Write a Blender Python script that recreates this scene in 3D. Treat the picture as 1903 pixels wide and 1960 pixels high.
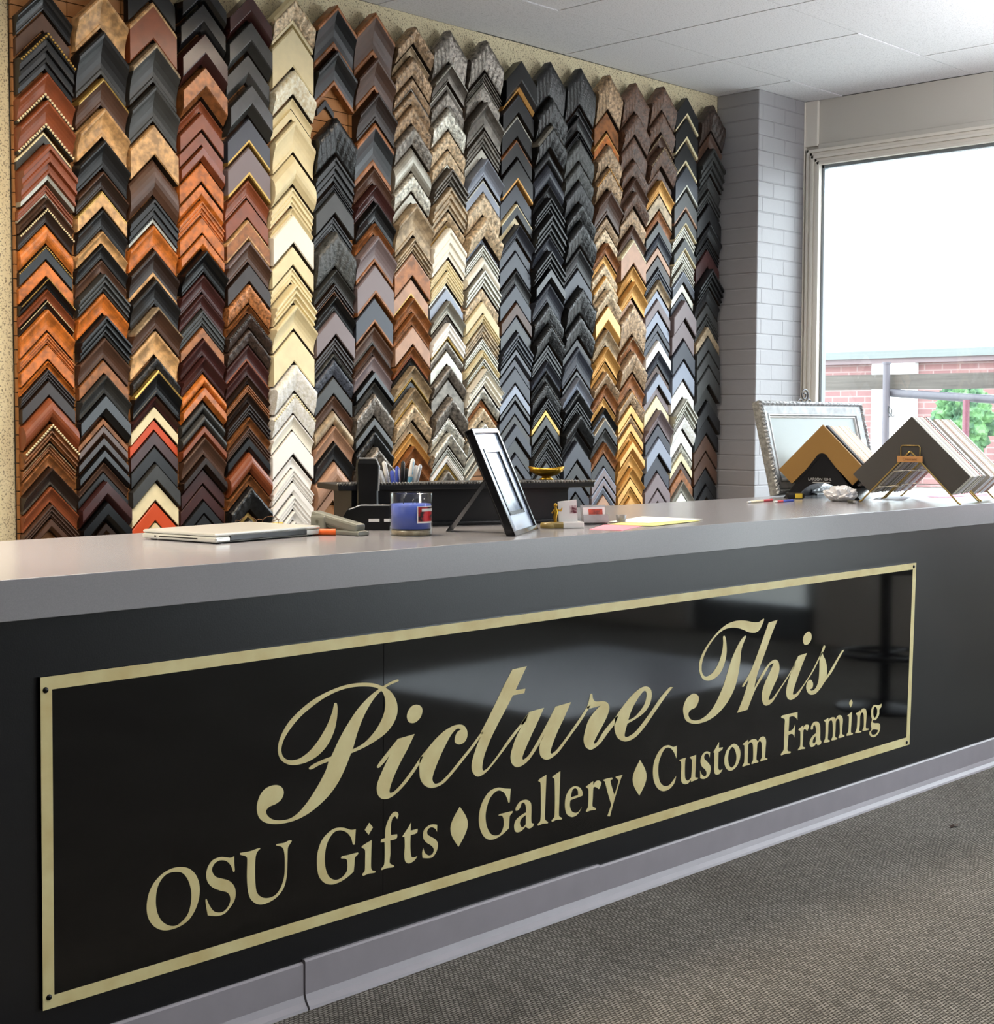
import bpy, bmesh, math, random
import numpy as np
from mathutils import Vector, Matrix, noise

random.seed(7)
for o in list(bpy.data.objects):
    bpy.data.objects.remove(o, do_unlink=True)
SC = bpy.context.scene
COL = SC.collection

# ------------------------------------------------------------------ camera
F_PX, YAW, PITCH, ROLL = 2903.80, 0.808446696, 0.0580694754, 0.00267976502
EYE = Vector((0, 0, 1.242))
_cy, _sy = math.cos(YAW), math.sin(YAW)
FW = Vector((_sy*math.cos(PITCH), _cy*math.cos(PITCH), -math.sin(PITCH)))
_r = Vector((_cy, -_sy, 0)); _u = _r.cross(FW)
RT = math.cos(ROLL)*_r + math.sin(ROLL)*_u
UP = -math.sin(ROLL)*_r + math.cos(ROLL)*_u
cam_d = bpy.data.cameras.new('camera')
cam_d.sensor_fit = 'HORIZONTAL'; cam_d.sensor_width = 36.0
cam_d.lens = 36.0*F_PX/1903.0
cam_d.clip_start = 0.05; cam_d.clip_end = 300
cam = bpy.data.objects.new('camera', cam_d); COL.objects.link(cam)
M = Matrix((RT, UP, -FW)).transposed().to_4x4(); M.translation = EYE
cam.matrix_world = M
SC.camera = cam

# ------------------------------------------------------------------ view, world, lights
SC.view_settings.view_transform = 'Standard'
SC.view_settings.look = 'None'
SC.view_settings.gamma = 1.0
SC.view_settings.use_curve_mapping = False
SC.view_settings.exposure = 0.0

W = bpy.data.worlds.new('overcast_sky'); SC.world = W
W.use_nodes = True
wb = W.node_tree.nodes['Background']
wb.inputs[0].default_value = (0.89, 0.95, 1.0, 1)
wb.inputs[1].default_value = 10.0

WINS = [((7.44, 0.85, 0.75), (7.44, 4.592, 2.684)),      # shop window seen in the photograph
        ((7.44, -0.55, 0.05), (7.44, 0.35, 2.25)),       # glazed street door, out of frame
        ((7.44, -4.2, 0.45), (7.44, -0.85, 2.684))]      # second shop window, out of frame

def area(name, loc, rot, sx, sy, power, color, portal=False, spread=math.pi):
    d = bpy.data.lights.new(name, 'AREA'); d.shape = 'RECTANGLE'
    d.size = sx; d.size_y = sy; d.energy = power; d.color = color
    d.spread = spread
    if portal: d.cycles.is_portal = True
    o = bpy.data.objects.new(name, d); COL.objects.link(o)
    o.location = loc; o.rotation_euler = rot
    return o

for a, b in WINS:
    area('daylight_portal', ((a[0]+.05), (a[1]+b[1])/2, (a[2]+b[2])/2), (0, math.pi/2, 0),
         b[2]-a[2], b[1]-a[1], 1, (1, 1, 1), portal=True)

# unseen pendants, added only to brighten the ceiling
ADDED_PENDANTS = [(6.3, 1.6, 2.4), (.35, 3.0, 2.3), (2.6, -.6, 2.3)]
for (x, y, z), w_ in zip(ADDED_PENDANTS, (130, 28, 45)):
    area('added_uplight', (x, y, z), (math.pi, 0, 0), .4, .4, w_, (.97, .97, 1.0))
ADDED_LAMPS = [(0.3, -0.9), (3.2, -0.9), (5.6, -1.6), (-0.9, 2.3), (2.1, 0.9)]  # unseen lamps added to supply the room's light
area('added_lamp_light', (.9, 3.4, 2.98), (0, 0, 0), .3, .3, 30, (1.0, .9, .76), spread=1.3)  # extra unseen light added to brighten the left of the countertop
for (x, y), w_ in zip(ADDED_LAMPS, (8, 16, 26, 8, 14)):
    area('added_lamp_light', (x, y, 2.985), (0, 0, 0), 1.1, .5, w_, (1.0, 0.96, 0.9))
for x, y, w_ in ((0.9, 3.4, 50), (2.6, 3.5, 42), (4.2, 3.6, 24)):  # unseen lamps added to light the sample wall warmly
    area('added_lamp_light', (x, y, 2.985), (0, 0, 0), .5, .5, w_, (1.0, 0.85, 0.66), spread=2.9)

# ------------------------------------------------------------------ helpers
def ray(px, py):
    return FW + RT*((px-951.5)/F_PX) - UP*((py-980)/F_PX)
def on(px, py, axis, val):
    """the point of the plane axis=val (0 X, 1 Y, 2 Z) seen at a photograph pixel"""
    d = ray(px, py); return EYE + d*((val-EYE[axis])/d[axis])
def solve(px, py, P, a, b):
    d = ray(px, py)
    m = np.array([list(a), list(b), [-d.x, -d.y, -d.z]]).T
    return np.linalg.solve(m, np.array(list(EYE - Vector(P))))

def srgb(h):
    v = [int(h[i:i+2], 16)/255 for i in (0, 2, 4)]
    return tuple(c/12.92 if c <= .04045 else ((c+.055)/1.055)**2.4 for c in v) + (1,)

MATS = {}
def mat(name, color, rough=.5, metal=0, var=0, vscale=8, bump=0, bscale=60, color2=None, coat=0, spec=.5, stretch=None, trans=0, detail=4):
    if name in MATS: return MATS[name]
    m = bpy.data.materials.new(name); m.use_nodes = True
    nt = m.node_tree; p = nt.nodes['Principled BSDF']
    c = srgb(color)
    p.inputs['Roughness'].default_value = rough
    p.inputs['Metallic'].default_value = metal
    p.inputs['Specular IOR Level'].default_value = spec
    p.inputs['Coat Weight'].default_value = coat
    p.inputs['Coat Roughness'].default_value = .12
    if trans: p.inputs['Transmission Weight'].default_value = trans
    p.inputs['Base Color'].default_value = c
    if var or bump:
        tc = nt.nodes.new('ShaderNodeTexCoord'); mp = nt.nodes.new('ShaderNodeMapping')
        nt.links.new(tc.outputs['Object'], mp.inputs[0])
        if stretch: mp.inputs['Scale'].default_value = stretch
        # every object samples its own patch of the pattern
        oi = nt.nodes.new('ShaderNodeObjectInfo'); cb = nt.nodes.new('ShaderNodeCombineXYZ')
        mu = nt.nodes.new('ShaderNodeMath'); mu.operation = 'MULTIPLY'; mu.inputs[1].default_value = 31
        nt.links.new(oi.outputs['Random'], mu.inputs[0])
        for k in range(3): nt.links.new(mu.outputs[0], cb.inputs[k])
        nt.links.new(cb.outputs[0], mp.inputs['Location'])
    if var:
        n = nt.nodes.new('ShaderNodeTexNoise'); n.inputs['Scale'].default_value = vscale
        n.inputs['Detail'].default_value = detail
        nt.links.new(mp.outputs[0], n.inputs['Vector'])
        r = nt.nodes.new('ShaderNodeValToRGB')
        c2 = srgb(color2) if color2 else tuple(x*.4 for x in c[:3])+(1,)
        r.color_ramp.elements[0].position = .5-.28/var*.5; r.color_ramp.elements[0].color = c2
        r.color_ramp.elements[1].position = .5+.28/var*.5; r.color_ramp.elements[1].color = c
        nt.links.new(n.outputs[0], r.inputs[0]); nt.links.new(r.outputs[0], p.inputs['Base Color'])
    if bump:
        n = nt.nodes.new('ShaderNodeTexNoise'); n.inputs['Scale'].default_value = bscale
        nt.links.new(mp.outputs[0], n.inputs['Vector'])
        b = nt.nodes.new('ShaderNodeBump'); b.inputs['Strength'].default_value = bump
        b.inputs['Distance'].default_value = .004
        nt.links.new(n.outputs[0], b.inputs['Height']); nt.links.new(b.outputs[0], p.inputs['Normal'])
    MATS[name] = m
    return m

def link(name, me, parent=None, loc=None):
    o = bpy.data.objects.new(name, me); COL.objects.link(o)
    if parent is not None: o.parent = parent
    if loc is not None: o.location = loc
    return o
def tag(o, label=None, cat=None, group=None, kind=None):
    if label: o['label'] = label
    if cat: o['category'] = cat
    if group: o['group'] = group
    if kind: o['kind'] = kind
    return o
def empty(name, loc, rz=0):
    o = bpy.data.objects.new(name, None); o.empty_display_size = .05
    COL.objects.link(o); o.location = loc; o.rotation_euler = (0, 0, rz)
    return o

class MB:
    """collects shapes, then links them as ONE mesh object"""
    def __init__(s): s.v = []; s.f = []; s.m = []; s.sm = []
    def add(s, v, f, mi=0, smooth=False):
        k = len(s.v); s.v += [tuple(x) for x in v]
        for q in f: s.f.append([i+k for i in q]); s.m.append(mi); s.sm.append(smooth)
    def box(s, a, b, mi=0, bev=0, xf=None):
        bm = bmesh.new(); bmesh.ops.create_cube(bm, size=1)
        for v in bm.verts:
            v.co = Vector([(a[i]+b[i])/2 + v.co[i]*(b[i]-a[i]) for i in range(3)])
        if bev: bmesh.ops.bevel(bm, geom=bm.edges[:], offset=bev, segments=2, affect='EDGES', profile=.5)
        vs = [xf @ v.co if xf else v.co.copy() for v in bm.verts]
        bm.verts.index_update()
        s.add(vs, [[v.index for v in f.verts] for f in bm.faces], mi); bm.free()
        return s
    def tube(s, pts, r, n=8, mi=0, cap=True):
        pts = [Vector(p) for p in pts]; rs = r if isinstance(r, (list, tuple)) else [r]*len(pts)
        V = []; prev = None
        for i, p in enumerate(pts):
            t = (pts[min(i+1, len(pts)-1)]-pts[max(i-1, 0)])
            if t.length < 1e-9: t = Vector((0, 0, 1))
            t.normalize()
            a = prev - t*prev.dot(t) if prev is not None else t.orthogonal()
            if a.length < 1e-6: a = t.orthogonal()
            a.normalize(); prev = a; b = t.cross(a)
            for k in range(n):
                q = 2*math.pi*k/n; V.append(p+(a*math.cos(q)+b*math.sin(q))*rs[i])
        Fc = [[i*n+k, i*n+(k+1) % n, (i+1)*n+(k+1) % n, (i+1)*n+k] for i in range(len(pts)-1) for k in range(n)]
        s.add(V, Fc, mi, True)
        if cap: s.add(V[:n], [list(range(n))[::-1]], mi); s.add(V[-n:], [list(range(n))], mi)
        return s
    def lathe(s, prof, n=32, c=(0, 0, 0), mi=0, smooth=True, sx=1, sy=1):
        V = [(c[0]+sx*r*math.cos(2*math.pi*k/n), c[1]+sy*r*math.sin(2*math.pi*k/n), c[2]+z) for r, z in prof for k in range(n)]
        Fc = [[i*n+k, i*n+(k+1) % n, (i+1)*n+(k+1) % n, (i+1)*n+k] for i in range(len(prof)-1) for k in range(n)]
        s.add(V, Fc, mi, smooth); return s
    def prism(s, poly, z0, z1, mi=0, xf=None):
        n = len(poly); V = [Vector((x, y, z0)) for x, y in poly]+[Vector((x, y, z1)) for x, y in poly]
        if xf: V = [xf @ v for v in V]
        s.add(V, [list(range(n))[::-1], list(range(n, 2*n))]+[[i, (i+1) % n, n+(i+1) % n, n+i] for i in range(n)], mi)
        return s
    def quad(s, pts, mi=0): s.add(pts, [[0, 1, 2, 3]], mi); return s
    def ball(s, c, r, mi=0, sc=(1, 1, 1), n=12):
        pr = [(max(1e-5, r*math.sin(math.pi*i/n)), -r*math.cos(math.pi*i/n)*sc[2]) for i in range(n+1)]
        return s.lathe(pr, n*2, c, mi, True, sc[0], sc[1])
    def build(s, name, mats, parent=None, loc=None):
        me = bpy.data.meshes.new(name); me.from_pydata(s.v, [], s.f)
        for m in (mats if isinstance(mats, (list, tuple)) else [mats]): me.materials.append(m)
        for p, mi, sm in zip(me.polygons, s.m, s.sm): p.material_index = mi; p.use_smooth = sm
        bm = bmesh.new(); bm.from_mesh(me); bmesh.ops.recalc_face_normals(bm, faces=bm.faces[:]); bm.to_mesh(me); bm.free()
        return link(name, me, parent, loc)

def text_mesh(name, body, size, m, parent, loc, rot, extrude=.0003, spacing=1.0, sx=1.0):
    cu = bpy.data.curves.new(name, 'FONT'); cu.body = body; cu.size = size; cu.extrude = extrude
    cu.align_x = 'CENTER'; cu.align_y = 'CENTER'; cu.space_character = spacing
    t = bpy.data.objects.new('tmp', cu); COL.objects.link(t)
    dg = bpy.context.evaluated_depsgraph_get()
    me = bpy.data.meshes.new_from_object(t.evaluated_get(dg)); bpy.data.objects.remove(t)
    me.materials.clear(); me.materials.append(m)
    o = link(name, me, parent, loc); o.rotation_euler = rot; o.scale = (sx, 1, 1)
    return o

# ------------------------------------------------------------------ room dimensions (metres)
WALL_Y, CEIL, WX = 4.972, 3.042, 7.42
X0, Y0 = -2.6, -4.5
PIL_X, PIL_Y = 6.95, 4.695
CT_Z, CT_T, CT_F, CT_B = .9645, .075, 2.470, 3.29

# ------------------------------------------------------------------ structure materials
def wallpaper():
    m = bpy.data.materials.new('speckled_wallpaper'); m.use_nodes = True; nt = m.node_tree
    p = nt.nodes['Principled BSDF']; p.inputs['Roughness'].default_value = .85
    tc = nt.nodes.new('ShaderNodeTexCoord')
    n1 = nt.nodes.new('ShaderNodeTexNoise'); n1.inputs['Scale'].default_value = 150; n1.inputs['Detail'].default_value = 3
    n2 = nt.nodes.new('ShaderNodeTexVoronoi'); n2.inputs['Scale'].default_value = 70
    nt.links.new(tc.outputs['Object'], n1.inputs['Vector']); nt.links.new(tc.outputs['Object'], n2.inputs['Vector'])
    r = nt.nodes.new('ShaderNodeValToRGB'); e = r.color_ramp.elements
    e[0].position = .33; e[0].color = srgb('7d7260'); e[1].position = .47; e[1].color = srgb('d6caa8')
    nt.links.new(n1.outputs[0], r.inputs[0]); nt.links.new(r.outputs[0], p.inputs['Base Color'])
    b = nt.nodes.new('ShaderNodeBump'); b.inputs['Strength'].default_value = .35; b.inputs['Distance'].default_value = .004
    nt.links.new(n2.outputs[0], b.inputs['Height']); nt.links.new(b.outputs[0], p.inputs['Normal'])
    return m
def carpet():
    m = bpy.data.materials.new('woven_loop_carpet'); m.use_nodes = True; nt = m.node_tree; L = nt.links.new
    p = nt.nodes['Principled BSDF']; p.inputs['Roughness'].default_value = .95; p.inputs['Specular IOR Level'].default_value = .1
    tc = nt.nodes.new('ShaderNodeTexCoord')
    br = nt.nodes.new('ShaderNodeTexBrick')
    br.inputs['Scale'].default_value = 1.0
    br.inputs['Brick Width'].default_value = .013; br.inputs['Row Height'].default_value = .0085
    br.inputs['Mortar Size'].default_value = .0021; br.inputs['Mortar Smooth'].default_value = 1.0
    br.inputs['Color1'].default_value = srgb('938f87'); br.inputs['Color2'].default_value = srgb('76736c')
    br.inputs['Mortar'].default_value = srgb('2b2723')
    n0 = nt.nodes.new('ShaderNodeTexNoise'); n0.inputs['Scale'].default_value = 90
    mx0 = nt.nodes.new('ShaderNodeMix'); mx0.data_type = 'VECTOR'; mx0.inputs[0].default_value = .0025
    L(tc.outputs['Object'], n0.inputs['Vector'])
    va = nt.nodes.new('ShaderNodeVectorMath'); va.operation = 'MULTIPLY_ADD'
    va.inputs[1].default_value = (.004, .004, .004)
    L(n0.outputs['Color'], va.inputs[0]); L(tc.outputs['Object'], va.inputs[2])
    L(va.outputs[0], br.inputs['Vector'])
    n = nt.nodes.new('ShaderNodeTexNoise'); n.inputs['Scale'].default_value = 2.2; n.inputs['Detail'].default_value = 5
    L(tc.outputs['Object'], n.inputs['Vector'])
    mx = nt.nodes.new('ShaderNodeMixRGB'); mx.blend_type = 'MULTIPLY'; mx.inputs[0].default_value = .5
    r = nt.nodes.new('ShaderNodeValToRGB'); r.color_ramp.elements[0].position = .35; r.color_ramp.elements[0].color = (.55, .52, .5, 1)
    r.color_ramp.elements[1].position = .65
    L(n.outputs[0], r.inputs[0]); L(br.outputs['Color'], mx.inputs[1]); L(r.outputs[0], mx.inputs[2]); L(mx.outputs[0], p.inputs['Base Color'])
    b = nt.nodes.new('ShaderNodeBump'); b.inputs['Strength'].default_value = .7; b.inputs['Distance'].default_value = .004; b.invert = True
    L(br.outputs['Fac'], b.inputs['Height']); L(b.outputs[0], p.inputs['Normal'])
    return m
def ceiling_mat():
    m = bpy.data.materials.new('acoustic_tile'); m.use_nodes = True; nt = m.node_tree; L = nt.links.new
    p = nt.nodes['Principled BSDF']; p.inputs['Roughness'].default_value = .9
    tc = nt.nodes.new('ShaderNodeTexCoord'); n = nt.nodes.new('ShaderNodeTexNoise'); n.inputs['Scale'].default_value = 160
    L(tc.outputs['Object'], n.inputs['Vector'])
    r = nt.nodes.new('ShaderNodeValToRGB'); r.color_ramp.elements[0].position = .3; r.color_ramp.elements[0].color = srgb('c6c5c8')
    r.color_ramp.elements[1].position = .5; r.color_ramp.elements[1].color = srgb('e2e1e4')
    L(n.outputs[0], r.inputs[0]); L(r.outputs[0], p.inputs['Base Color'])
    return m
def painted_brick():
    m = bpy.data.materials.new('painted_brick'); m.use_nodes = True; nt = m.node_tree; L = nt.links.new
    p = nt.nodes['Principled BSDF']; p.inputs['Roughness'].default_value = .55
    tc = nt.nodes.new('ShaderNodeTexCoord')
    mp = nt.nodes.new('ShaderNodeMapping'); mp.inputs['Rotation'].default_value = (math.pi/2, 0, 0)
    L(tc.outputs['Object'], mp.inputs[0])
    br = nt.nodes.new('ShaderNodeTexBrick'); br.inputs['Scale'].default_value = 1
    br.inputs['Brick Width'].default_value = .215; br.inputs['Row Height'].default_value = .0825
    br.inputs['Mortar Size'].default_value = .006; br.inputs['Mortar Smooth'].default_value = .8
    c = srgb('9f9ea1')
    br.inputs['Color1'].default_value = c; br.inputs['Color2'].default_value = c; br.inputs['Mortar'].default_value = srgb('98979a')
    L(mp.outputs[0], br.inputs['Vector'])
    n = nt.nodes.new('ShaderNodeTexNoise'); n.inputs['Scale'].default_value = 25
    L(tc.outputs['Object'], n.inputs['Vector'])
    ad = nt.nodes.new('ShaderNodeMath'); ad.operation = 'MULTIPLY_ADD'; ad.inputs[1].default_value = -.25
    L(n.outputs[0], ad.inputs[0]); L(br.outputs['Fac'], ad.inputs[2])
    b = nt.nodes.new('ShaderNodeBump'); b.inputs['Strength'].default_value = .6; b.inputs['Distance'].default_value = .006; b.invert = True
    L(ad.outputs[0], b.inputs['Height']); L(b.outputs[0], p.inputs['Normal']); L(br.outputs['Color'], p.inputs['Base Color'])
    return m
M_WALLPAPER, M_CARPET, M_CEIL, M_BRICK = wallpaper(), carpet(), ceiling_mat(), painted_brick()
M_GRID = mat('ceiling_grid_metal', 'cfcfce', .5)
M_GROOVE = mat('ceiling_reveal', '8d8c8a', .8)
M_TRIM = mat('cream_painted_trim', 'ebe5da', .45)
M_HEAD = mat('grey_beige_wall_paint', 'cbc7be', .7)
M_PLAIN = mat('dark_umber_wall_paint', '4c463f', .85)

def struct(o): o['kind'] = 'structure'; return o

# ------------------------------------------------------------------ structure
struct(MB().box((X0, Y0, -.06), (WX+.2, WALL_Y+.1, 0)).build('floor', M_CARPET))
struct(MB().box((4.75, -.5, 0), (6.5, .8, .006), bev=.002).build('floor_2', mat('added_reflecting_tile', 'c2c8d2', .25)))  # unseen pale patch added to give the sign its bluish reflection
struct(MB().box((X0, WALL_Y, 0), (WX+.2, WALL_Y+.1, CEIL)).build('wall_back', M_WALLPAPER))
struct(MB().box((X0-.1, Y0, 0), (X0, WALL_Y+.1, CEIL)).build('wall_left', M_PLAIN))
struct(MB().box((X0, Y0-.1, 0), (WX+.2, Y0, CEIL)).build('wall_front', M_PLAIN))
struct(MB().box((PIL_X, PIL_Y, 0), (WX, WALL_Y, CEIL), bev=.006).build('trim_1', M_BRICK))

# suspended ceiling: square-edge tiles with thin grooves between them
b = MB(); b.box((X0, Y0, CEIL+.006), (WX+.2, WALL_Y+.1, CEIL+.05), 1)
xs = [2.811*1.8+.612*k for k in range(-14, 6)]; xs = [x for x in xs if X0 < x < WX] ; xs = [X0]+xs+[WX]
ys = [4.464-.757*k for k in range(0, 12)]; ys = [y for y in ys if y > Y0]; ys = [Y0]+ys[::-1]+[WALL_Y]
g = .003
for i in range(len(xs)-1):
    for j in range(len(ys)-1):
        if xs[i+1]-xs[i] < .02: continue
        dz = .0012*((i*7+j*5) % 4)
        b.box((xs[i]+g, ys[j]+g, CEIL+dz), (xs[i+1]-g, ys[j+1]-g, CEIL+.03), 0)
struct(b.build('ceiling', [M_CEIL, M_GROOVE]))

# street wall with its openings
b = MB(); x0, x1 = WX, WX+.045
yy = [Y0, -4.2, -.85, -.55, .35, .85, 4.592, WALL_Y+.1]
for i in (0, 2, 4, 6): b.box((x0, yy[i], 0), (x1, yy[i+1], CEIL))
b.box((x0, -4.2, 2.684), (x1, -.85, CEIL)); b.box((x0, -4.2, 0), (x1, -.85, .45))
b.box((x0, -.55, 2.25), (x1, .35, CEIL)); b.box((x0, .85, 2.684), (x1, 4.592, CEIL)); b.box((x0, .85, 0), (x1, 4.592, .75))
struct(b.build('wall_right', M_HEAD))

def window_glass(name='window_pane_glass'):
    m = bpy.data.materials.new(name); m.use_nodes = True; nt = m.node_tree; L = nt.links.new
    nt.nodes.remove(nt.nodes['Principled BSDF']); out = nt.nodes['Material Output']
    t = nt.nodes.new('ShaderNodeBsdfTransparent'); t.inputs[0].default_value = (.96, .985, .985, 1)
    gl = nt.nodes.new('ShaderNodeBsdfGlossy'); gl.inputs['Roughness'].default_value = .02
    lw = nt.nodes.new('ShaderNodeLayerWeight'); lw.inputs[0].default_value = .5
    pw = nt.nodes.new('ShaderNodeMath'); pw.operation = 'POWER'; pw.inputs[1].default_value = 4; L(lw.outputs['Facing'], pw.inputs[0])
    fr = nt.nodes.new('ShaderNodeMath'); fr.operation = 'MULTIPLY_ADD'; fr.inputs[1].default_value = .8; fr.inputs[2].default_value = .03; L(pw.outputs[0], fr.inputs[0])
    mx = nt.nodes.new('ShaderNodeMixShader'); L(fr.outputs[0], mx.inputs[0]); L(t.outputs[0], mx.inputs[1]); L(gl.outputs[0], mx.inputs[2])
    L(mx.outputs[0], out.inputs[0]); return m
M_GLASS = window_glass()

def window(n, y0, y1, z0, z1):
    root = empty('window_%d' % n, (WX, (y0+y1)/2, z0)); struct(root)
    P = lambda v: (v[0]-WX, v[1]-(y0+y1)/2, v[2]-z0)
    fb = MB()
    # stepped casing on the room side, each step set back towards the pane
    for (w, d) in ((.016, .034), (.034, .026), (.052, .034), (.07, .018), (.088, .026)):
        fb.box(P((WX-d, y1+w-.018, z0-.05)), P((WX, y1+w, z1+w)), bev=.003)
        fb.box(P((WX-d, y0-w, z0-.05)), P((WX, y0-w+.018, z1+w)), bev=.003)
        fb.box(P((WX-d, y0-w, z1+w-.018)), P((WX, y1+w, z1+w)), bev=.003)
    fb.build('window_casing', M_TRIM, root)
    sb = MB()
    for (a, c) in (((WX+.0, y1-.018, z0), (WX+.04, y1, z1)), ((WX+.0, y0, z0), (WX+.04, y0+.018, z1)),
                   ((WX+.0, y0, z1-.02), (WX+.04, y1, z1)), ((WX+.0, y0, z0), (WX+.04, y1, z0+.04))):
        sb.box(P(a), P(c), bev=.003)
    sash_ = sb.build('window_sash', mat('grey_sash_metal', '8f969c', .35, metal=.6), root)
    MB().box(P((WX-.07, y0-.1, z0-.04)), P((WX+.1, y1+.1, z0)), bev=.006).build('window_sill', M_TRIM, root)
    MB().box(P((WX+.016, y0+.012, z0+.03)), P((WX+.022, y1-.012, z1-.014))).build('window_glass', M_GLASS, sash_)
    return root
window(1, .85, 4.592, .75, 2.684)
window(2, -4.2, -.85, .45, 2.684)
dr = struct(empty('door_1', (WX, -.1, 0)))
b = MB()
for (a, c) in (((.05, -.45, .0), (.11, -.36, 2.25)), ((.05, .36, .0), (.11, .45, 2.25)), ((.05, -.45, 0), (.11, .45, .2)), ((.05, -.45, 2.13), (.11, .45, 2.25))):
    b.box(a, c, bev=.004)
b.build('door_frame', mat('grey_sash_metal', '8f969c'), dr)
MB().box((.077, -.37, .19), (.083, .37, 2.14)).build('door_glass', M_GLASS, dr)
# corner board between brick pillar and window, and the flat casing board over the window
struct(MB().box((WX-.028, 4.69, 0), (WX, 4.745 - .05, CEIL-.002), bev=.003).box((WX-.02, 4.612, 2.79), (WX, 4.695, CEIL-.002), bev=.003)
       .build('trim_2', M_TRIM))
struct(MB().box((WX-.012, .6, 2.772), (WX, 4.612, 2.80), bev=.003).build('trim_3', M_HEAD))

# ------------------------------------------------------------------ added ceiling lamps (out of frame), supplying room light
for k, (x, y) in enumerate(ADDED_LAMPS+[(.9, 3.4), (2.6, 3.5), (4.2, 3.6)]):
    r = empty('added_ceiling_light', (x, y, CEIL)); sx, sy = ((.6, .3) if k < 5 else (.28, .28))
    b = MB()
    for a, c in (((-sx, -sy, -.03), (-sx+.03, sy, 0)), ((sx-.03, -sy, -.03), (sx, sy, 0)), ((-sx, -sy, -.03), (sx, -sy+.03, 0)), ((-sx, sy-.03, -.03), (sx, sy, 0))):
        b.box(a, c)
    b.build('lamp_frame', M_GRID, r)
    MB().box((-sx+.03, -sy+.03, -.012), (sx-.03, sy-.03, -.004)).build('diffuser', mat('lamp_diffuser', 'f0f0ee', .6), r)
    tag(r, 'added recessed white ceiling lamp, ' + ['above the shop floor left of the entrance', 'above the middle of the shop floor', 'above the shop floor nearest the street windows', 'over the left end of the counter', 'over the customer side of the counter', 'small square one close to the sample wall, farther left', 'small square one close to the sample wall, nearer its middle', 'small square one before the sample wall, nearest the window'][k], 'ceiling light', 'added ceiling lamps')

for k, (x, y, z) in enumerate(ADDED_PENDANTS):  # bowl fittings for the added, unseen uplights
    r = empty('added_pendant', (x, y, CEIL))
    MB().tube([(0, 0, 0), (0, 0, z-CEIL+.02)], .008, 8).build('rod', M_GRID, r)
    MB().lathe([(.0001, z-CEIL-.12), (.12, z-CEIL-.1), (.24, z-CEIL-.04), (.3, z-CEIL+.01), (.292, z-CEIL+.01), (.23, z-CEIL-.03), (.11, z-CEIL-.085), (.0001, z-CEIL-.1)], 32).build('shade', M_GRID, r)
    tag(r, 'added unseen bowl pendant brightening the ceiling, ' + ['on the customer side near the window', 'behind the left end of the counter', 'over the middle of the shop floor'][k], 'pendant light', 'added bowl pendants')

# ------------------------------------------------------------------ counter
M_BLACKLAM = mat('black_laminate', '0d0e12', .3, bump=.04, bscale=300, spec=.5)
M_GREYLAM = mat('grey_laminate', '98979b', .2, var=.35, vscale=500, color2='88878b', spec=.6)
M_KICK = mat('grey_vinyl_base', '98939a', .42, var=.3, vscale=14, color2='8a868c')
ct = MB().box((-1.6, CT_F, CT_Z-CT_T), (6.6, CT_B, CT_Z), bev=.0015).build('countertop', M_GREYLAM)
tag(ct, 'long grey laminate countertop with a thick square edge', 'countertop')
cb = empty('counter', (2.5, 2.9, 0))
PF = 2.482
MB().box((-4.1, PF-2.9, 0), (4.1, CT_B-.06-2.9, CT_Z-CT_T)).build('counter_body', M_BLACKLAM, cb)
jx = [on(585, 1880, 1, 2.47).x, on(1150, 1700, 1, 2.47).x]
for (a, c, z, dy, lift) in ((-1.6, jx[0]-.0015, .1, 0, 0), (jx[0]+.0015, jx[1], .104, .003, 0.001), (jx[1]+.0015, 6.6, .1, 0, 0)):
    kb = MB()
    prof = [(PF, .0), (PF-.022-dy, .0), (PF-.02-dy, .006), (PF-.012-dy, .016), (PF-.007-dy, .03), (PF-.007-dy, z-.004), (PF-.004-dy, z), (PF, z)]
    n = len(prof)
    V = [(a-2.5, y-2.9, q+lift) for y, q in prof]+[(c-2.5, y-2.9, q+lift) for y, q in prof]
    kb.add(V, [[i, (i+1) % n, n+(i+1) % n, n+i] for i in range(n)]+[list(range(n))[::-1], list(range(n, 2*n))])
    kb.build('toe_kick', M_KICK, cb)
tag(cb, 'long black laminate shop counter with a grey vinyl base along the carpet', 'counter')

# ------------------------------------------------------------------ the sign
SY = 2.474
def sp(px, py, y=SY): return on(px, py, 1, y)
sign_o = sp(77, 1935); sign = empty('shop_sign', (2.9, PF, .4))
SO = Vector((2.9, PF, .4))
M_ACR = mat('black_acrylic', '060607', .06, spec=.45)
M_GOLD = mat('mottled_gold_vinyl', 'e0d8a4', .42, var=.45, vscale=16, color2='c6b27a', spec=.4, detail=6)
TL, TR, BR, BL = (77, 1297), (1754, 1077), (1741, 1425), (82, 1935)
seam_t, seam_b = (735, 1297-220*(735-77)/1677), (733, 1935-510*(733-82)/1659)
def plate(name, quad_px, y0, y1, m, parent, off=SO):
    f = [sp(*q, y=SY) - off for q in quad_px]
    V = [Vector((p.x, y0-off.y, p.z)) for p in f]+[Vector((p.x, y1-off.y, p.z)) for p in f]
    b = MB(); b.add(V, [[0, 1, 2, 3], [4, 5, 6, 7], [0, 1, 5, 4], [1, 2, 6, 5], [2, 3, 7, 6], [3, 0, 4, 7]])
    return b.build(name, m, parent)
plate('sign_panel', [TL, (734.4, seam_t[1]), (732.6, seam_b[1]), BL], SY, PF-.0004, M_ACR, sign)
plate('sign_panel', [(735.4, seam_t[1]), TR, BR, (733.6, seam_b[1])], SY, PF-.0004, M_ACR, sign)
iTL, iTR, iBR, iBL = (99.5, 1319.5), (1747.5, 1090), (1735, 1411.5), (103.8, 1904)
bb = MB()
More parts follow.
